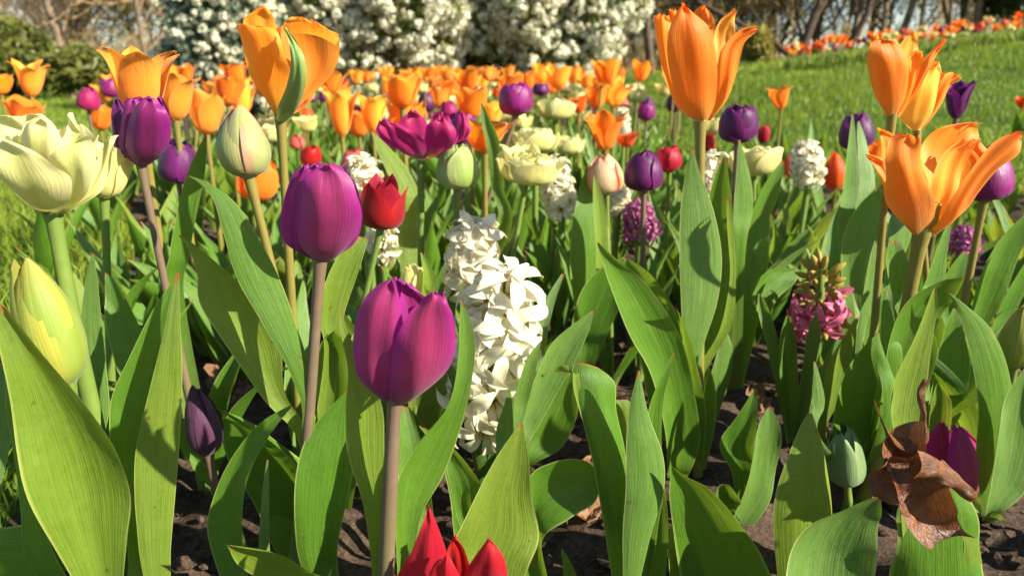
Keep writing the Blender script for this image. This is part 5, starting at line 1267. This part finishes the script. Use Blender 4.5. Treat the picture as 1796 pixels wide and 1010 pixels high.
leafy('lf_r4', 'leaves leaning out at the right edge under the rounded purple tulip', 1705, .76)
hleaf('lf_r4', .74, .74, .2, .1, [(1688, 640, 1706, 640), (1700, 560, 1733, 572), (1720, 490, 1762, 512), (1752, 420, 1792, 442), (1805, 370, 1812, 378)], 'leaf')
hleaf('lf_r4', .72, .72, .3, .1, [(1725, 620, 1745, 620), (1755, 540, 1780, 550), (1790, 470, 1815, 480), (1830, 420, 1835, 422)], 'leaf')
hleaf('lf_r4', .78, .80, -.2, .1, [(1665, 600, 1690, 600), (1650, 540, 1690, 540), (1660, 480, 1700, 490), (1690, 440, 1700, 445)], 'leaf')
leafy('lf_m1', 'folded leaf fan right of the tall upright pair', 1285, .86)
hleaf('lf_m1', .86, .88, .35, .1, [(1268, 580, 1300, 580), (1280, 475, 1312, 482), (1300, 400, 1336, 412), (1330, 340, 1362, 352), (1372, 280, 1376, 285)], 'leaf')
hleaf('lf_m1', .82, .84, .3, -.08, [(1284, 460, 1306, 460), (1286, 370, 1320, 370), (1292, 310, 1316, 310), (1295, 246, 1298, 246)], 'leaf')
hleaf('lf_m1', .84, .86, -.3, .1, [(1290, 560, 1330, 560), (1300, 470, 1345, 480), (1310, 410, 1350, 420), (1340, 370, 1350, 375)], 'leaf')
# single blades around mid plants
hleaf('p247', .66, .68, .35, .1, [(288, 540, 325, 540), (297, 450, 332, 450), (311, 370, 346, 370), (330, 300, 360, 300), (359, 238, 363, 238)], 'leaf')
hleaf('m740', .84, .86, .3, -.06, [(700, 440, 745, 440), (690, 335, 740, 355), (664, 268, 708, 288), (651, 231, 655, 231)], 'leaf_lime')
hleaf('p905', .86, .88, -.4, .1, [(866, 420, 890, 420), (861, 330, 884, 330), (854, 260, 879, 260), (845, 215, 863, 215), (842, 182, 846, 182)], 'leaf')
hleaf('c725', .70, .71, .5, .15, [(728, 560, 748, 560), (738, 520, 760, 520), (742, 480, 764, 485), (737, 443, 741, 443)], 'leaf_lime')
hleaf('hy_pink', .70, .71, -.2, .25, [(1378, 760, 1392, 760), (1345, 610, 1368, 615), (1330, 548, 1352, 552), (1330, 515, 1335, 516)], 'leaf_strap')
hleaf('hy_pink', .69, .69, .3, .2, [(1378, 770, 1402, 770), (1370, 670, 1400, 670), (1367, 600, 1397, 600), (1379, 554, 1387, 555)], 'leaf_strap')
hleaf('hy_pink', .69, .69, .4, -.2, [(1394, 760, 1412, 760), (1404, 660, 1432, 660), (1414, 595, 1440, 597), (1430, 546, 1434, 547)], 'leaf_strap')
hleaf('hy_pink', .73, .75, -.1, .2, [(1408, 750, 1424, 750), (1435, 660, 1458, 668), (1462, 600, 1482, 612), (1498, 552, 1502, 556)], 'leaf_strap')
hleaf('hy_pink', .74, .78, .2, .1, [(1360, 620, 1370, 640), (1320, 520, 1350, 550), (1345, 475, 1390, 500), (1395, 470, 1400, 480)], 'leaf', ground=False)

# --- the curled brown leaf wrapped round a green shoot
leafy('lf_brown', 'green shoot wrapped in a crumpled brown dead leaf at the bottom right', 1620, .47)
PL['lf_brown'].name = 'withered_tulip_plant'
del PL['lf_brown']['group']
hleaf('lf_brown', .44, .45, .5, .14, [(1575, 830, 1605, 830), (1558, 730, 1616, 740), (1568, 675, 1626, 665), (1600, 602, 1638, 592), (1624, 540, 1644, 545), (1638, 505, 1642, 505)], 'leaf_lime')
hleaf('lf_brown', .46, .46, .1, -.15, [(1560, 1080, 1720, 1080), (1566, 980, 1722, 985), (1575, 900, 1712, 900), (1600, 850, 1690, 850)], 'leaf', ground=False)
hleaf('lf_brown', .46, .46, .6, -.1, [(1690, 1080, 1725, 1070), (1690, 980, 1722, 970), (1685, 900, 1705, 890), (1675, 850, 1680, 850)], 'leaf_lime', ground=False)
def brown_leaf(root):
    r = np.array(root.location); rng = np.random.default_rng(8)
    mb = MB()
    def strip(st, Y0, Y1, cup, wave, dr=0.0):
        L, R = [], []
        for i, (a, b, c, d) in enumerate(st):
            t = i / (len(st) - 1); Y = Y0 + (Y1 - Y0) * t
            L.append(at(a, b, Y - dr)); R.append(at(c, d, Y + dr))
        Pq = leaf_surf(np.array(L), np.array(R), cup, rng, 60, 40, 0, wave)
        k1 = noise2(Pq[..., 0] + Pq[..., 1], Pq[..., 2], 5, [(180, .0011), (420, .0004)])
        Pq[..., 1] += k1; Pq[..., 2] += k1 * .6; Pq[..., 0] += .5 * noise2(Pq[..., 2], Pq[..., 0], 9, [(260, .0008)])
        mb.grid(Pq)
    strip([(1534, 700, 1542, 735), (1545, 735, 1560, 775), (1575, 770, 1595, 800), (1612, 745, 1625, 770), (1608, 690, 1622, 700), (1618, 665, 1630, 664)], .435, .435, -.25, .05)
    strip([(1556, 765, 1620, 740), (1550, 800, 1622, 785), (1566, 850, 1650, 835), (1586, 905, 1672, 885), (1605, 945, 1694, 930), (1636, 962, 1708, 940)], .43, .42, -.30, .12)
    strip([(1600, 800, 1600, 870), (1560, 802, 1562, 885), (1530, 828, 1536, 876), (1521, 842, 1525, 866)], .425, .43, -.15, .08)
    strip([(1610, 790, 1600, 840), (1648, 806, 1642, 842), (1688, 838, 1680, 864), (1716, 866, 1708, 882)], .42, .43, -.2, .10)
    o = mb.build('dead_leaf', M['deadleaf'], root, r)
    o['label'] = 'crumpled shiny brown dead leaf wrapped round the shoot'
brown_leaf(PL['lf_brown'])

# --- leafy plants filling the gaps
PROTO_LEAF = [MB().grid(gen_leaf(np.random.default_rng(500 + k), 1.0, .19 + .02 * (k % 4), 0, 1.25 + .03 * (k % 6), .15 + .12 * (k % 7), (-.8, .5, 0, .9, -.3)[k % 5], wave=.05)).mesh('blade', M[('leaf', 'leaf', 'leaf_blue', 'leaf_lime')[k % 4]]) for k in range(14)]
rng = np.random.default_rng(99)
spots = []
def free_soil(x, y):
    q = x / (y * CP + HC * SP); 
    if .02 < q < .40 and .60 < y < 1.02: return False
    if q > .62 and y < .85: return False
    if -.48 < q < -.36 and y < .82: return False
    return True
tries = 0
while len(spots) < 250 and tries < 9000:
    tries += 1
    y = rng.uniform(.62, 3.4) if rng.uniform() < .8 else rng.uniform(.62, 1.4)
    x = rng.uniform(-.80, .95) * (y + .1)
    if lawn_mask(x, y) > -.03 or not free_soil(x, y): continue
    if any((x - a) ** 2 + (y - b) ** 2 < (.065 + .018 * y) ** 2 for a, b in spots): continue
    spots.append((x, y))
for i, (x, y) in enumerate(spots):
    side = 'left' if x / y < -.3 else ('right' if x / y > .3 else 'middle')
    dist = 'front' if y < 1.1 else ('midway' if y < 2 else 'far')
    root = empty('tulip_plant', (x, y, float(hz(x, y))))
    tag(root, {'front': 'leafy tulip plant without a flower in the front part, %s of the bed', 'midway': 'leafy tulip plant without a flower midway into the bed, %s side', 'far': 'leafy tulip plant among the far rows, %s side'}[dist] % side, 'tulip plant', 'leafy tulip plants, %s %s' % (dist, side))
    a0 = rng.uniform(0, 6.28)
    sc = rng.uniform(.15, .235) * (1.0 if y > .9 else .85)
    for k in range(int(rng.integers(3, 6))):
        put('leaf', PROTO_LEAF[int(rng.integers(14))], root, (rng.normal(0, .006), rng.normal(0, .006), -.004), (0, 0, a0 + k * 2.2 + rng.normal(0, .4)), sc * rng.uniform(.7, 1.15))

# --- unseen tulips added right of the camera to throw shade on the front leaves
def shade_tulip(x, y, k):
    root = empty('added_shade_tulip', (x, y, float(hz(x, y))))
    tag(root, 'unseen tulip added beside the camera to shade the front leaves', 'tulip', 'tulips added beside the camera for shade')
    r = np.random.default_rng(700 + k)
    h = r.uniform(.27, .40)
    put('stem', STEMP['stem'], root, (0, 0, 0), (0, 0, 0), (1, 1, h)); put('flower', HEADS[('purple', 'orange', 'red', 'amber')[k % 4]][k % 3], root, (0, 0, h))
    for j in range(4):
        put('leaf', PROTO_LEAF[int(r.integers(14))], root, (0, 0, 0), (0, 0, j * 1.7 + r.uniform(0, 1)), r.uniform(.22, .30))
# --- far rows of tulips, each one a copy of a few plants
STEMP = {}
for mt in ('stem', 'stem_brown', 'stem_olive'):
    STEMP[mt] = MB().tube(cr(np.array([[0, 0, 0], [.015, 0, .35], [.01, .01, .7], [0, 0, 1.0]]), np.linspace(0, 1, 7)), np.linspace(.0042, .0036, 7), 6).mesh('stalk', M[mt])
def proto_head(sty, mt, R, H, k):
    r = np.random.default_rng(900 + k)
    m = MB()
    for gdd in head_petals(sty, R, H, r, None, 9, 5, .03): m.grid(gdd)
    return m.mesh('head_' + mt, M[mt])
HEADS = {}
for mt, sts, R, H in (('orange', ('cup', 'flare', 'lily'), .032, .068), ('amber', ('cup', 'lily', 'flare'), .032, .068), ('purple', ('goblet', 'egg', 'goblet'), .026, .055), ('darkpurple', ('egg', 'goblet', 'egg'), .026, .055),
                      ('cream', ('double', 'double', 'double'), .036, .046), ('red', ('goblet', 'point', 'goblet'), .024, .052), ('pinkred', ('egg', 'cup', 'egg'), .025, .055), ('redorange', ('egg', 'cup', 'flare'), .027, .058), ('butter', ('double', 'cup', 'double'), .034, .05)):
    HEADS[mt] = [proto_head(s, mt, R, H, k) for k, s in enumerate(sts)]
CATN['butter'] = 'cream_tulip'; 
FLAB = {'orange': 'orange tulip', 'amber': 'amber orange tulip', 'purple': 'purple tulip', 'darkpurple': 'dark purple tulip', 'cream': 'cream double tulip', 'red': 'red tulip', 'pinkred': 'coral pink tulip', 'redorange': 'red orange tulip', 'butter': 'pale yellow tulip'}
def far_tulip(x, y, mt, h, place, sc=1.0, nl=3, ls=1.0):
    root = empty(CATN[mt], (x, y, float(hz(x, y))))
    tag(root, 'small out of focus %s %s' % (FLAB[mt], place), 'tulip', '%ss %s' % (FLAB[mt], place))
    lx, ly = rng.normal(0, .05), rng.normal(0, .05)
    a = rng.uniform(0, 6.28)
    put('stem', STEMP[STM.get(mt, 'stem')], root, (0, 0, 0), (ly, lx, a), (1.0, 1.0, h))
    R = Matrix.Rotation(a, 3, 'Z'); E = (Matrix.Rotation(lx, 3, 'Y') @ Matrix.Rotation(ly, 3, 'X'))
    tip = E @ Vector((0, 0, h))
    put('flower', HEADS[mt][int(rng.integers(3))], root, tip, (ly + rng.normal(0, .08), lx + rng.normal(0, .08), rng.uniform(0, 6.28)), sc * rng.uniform(.85, 1.15))
    for k in range(nl):
        put('leaf', PROTO_LEAF[int(rng.integers(14))], root, (0, 0, 0), (0, 0, rng.uniform(0, 6.28)), rng.uniform(.16, .25) * ls)
far = []
tries = 0
while len(far) < 225 and tries < 9000:
    tries += 1
    y = 1.9 + 5.5 * rng.uniform(0, 1) ** 1.1
    q = rng.uniform(-.62, .24)
    x = q * y
    if lawn_mask(x, y) > -.02: continue
    if q < -.34 and y > 3.2: continue
    if any((x - a) ** 2 + (y - b) ** 2 < (.055 + .012 * y) ** 2 for a, b in far): continue
    far.append((x, y))
    mt = rng.choice(['orange', 'amber', 'cream', 'purple', 'darkpurple', 'red', 'pinkred', 'redorange', 'butter'], p=[.22, .31, .13, .07, .05, .04, .07, .03, .08])
    tall = mt in ('orange', 'amber')
    h = rng.uniform(.31, .38) if tall else rng.uniform(.22, .33)
    place = 'in the rows before the left white bush' if -.34 < q < -.06 else ('in the rows before the right white bush' if q >= -.06 else 'in the far rows at left')
    far_tulip(x, y, mt, h, place)
n = 0; tries = 0
hill = []
while n < 115 and tries < 5000:
    tries += 1
    t = rng.uniform(0, 1)
    y = 6.5 + rng.uniform(0, .9) + t * .3
    x = (.375 + .38 * t) * y
    if any((x - a) ** 2 + (y - b) ** 2 < .075 ** 2 for a, b in hill): continue
    hill.append((x, y)); n += 1
    mt = rng.choice(['orange', 'redorange', 'cream', 'darkpurple', 'pinkred', 'butter'], p=[.50, .18, .12, .06, .08, .06])
    far_tulip(x, y, mt, rng.uniform(.13, .23), 'in the bed on the crest of the lawn', .95, 3, .55)

# --- dead leaves lying on the soil
def dry_leaf(label, px, Y, size, seed, lift=.012, mat='dryleaf'):
    r = np.random.default_rng(seed); g = ground_at(px, Y)
    n = 14
    u = np.linspace(-1, 1, n); a, b = np.meshgrid(u, u, indexing='ij')
    wd = np.sqrt(np.clip(1 - np.abs(a) ** 2.2, 0, 1)) * (.62 + .18 * np.sin(a * 9 + seed))
    X = a * size; Yy = b * wd * size
    Z = size * (.30 * np.sin(a * 2.2 + r.uniform(0, 6)) + .35 * (b ** 2) * wd + .10 * np.sin(a * 7 + b * 5 + seed) + .06 * r.normal(0, 1, a.shape))
    th = r.uniform(0, 6.28); tl = r.uniform(.1, .7)
    V = np.stack([X, Yy, Z], -1) @ np.array(Matrix.Rotation(tl, 3, 'X') @ Matrix.Rotation(th, 3, 'Z')).T
    V = V - [0, 0, V[..., 2].min()] + g
    o = MB().grid(V).build('dry_leaf', M[mat], None, g)
    tag(o, label, 'dead leaf', 'dead leaves on the soil')
dry_leaf('warm brown dead leaf on the soil right of the plum bud', 418, .83, .035, 1, mat='deadleaf')
dry_leaf('tan dead leaf on the soil above the dark twisted leaves at left', 398, .86, .03, 2)
dry_leaf('brown dead leaf on the ground beside the stem of the largest purple tulip', 708, .66, .03, 3)
dry_leaf('pale torn dry leaf on the soil behind the big wavy leaf in the middle', 1035, .59, .032, 4)
dry_leaf('brown dead leaf on the soil right of the white hyacinth', 985, .76, .035, 5)
dry_leaf('dull brown dry leaf in the gap at the right under the purple tulip', 1740, .98, .045, 6)
dry_leaf('small brown dry leaf by the base of the pink hyacinth', 1330, .80, .022, 7)
dry_leaf('grey brown withered leaf behind the stout leaf spear at right', 1480, .52, .03, 8)
dry_leaf('flat brown dry leaf on open soil right of the tall upright pair', 1275, .88, .022, 9)
dry_leaf('dry leaf fragment on the soil behind the leaves with rolled edges', 1060, .92, .02, 10)

k = 0
for x, y in ((.34, .10), (.30, -.06), (.52, .06), (.58, -.1), (.42, -.22), (.72, -.05), (1.0, .3), (.22, -.2), (.45, .13)):  # where the added out-of-view shade plants stand
    shade_tulip(x, y, k); k += 1
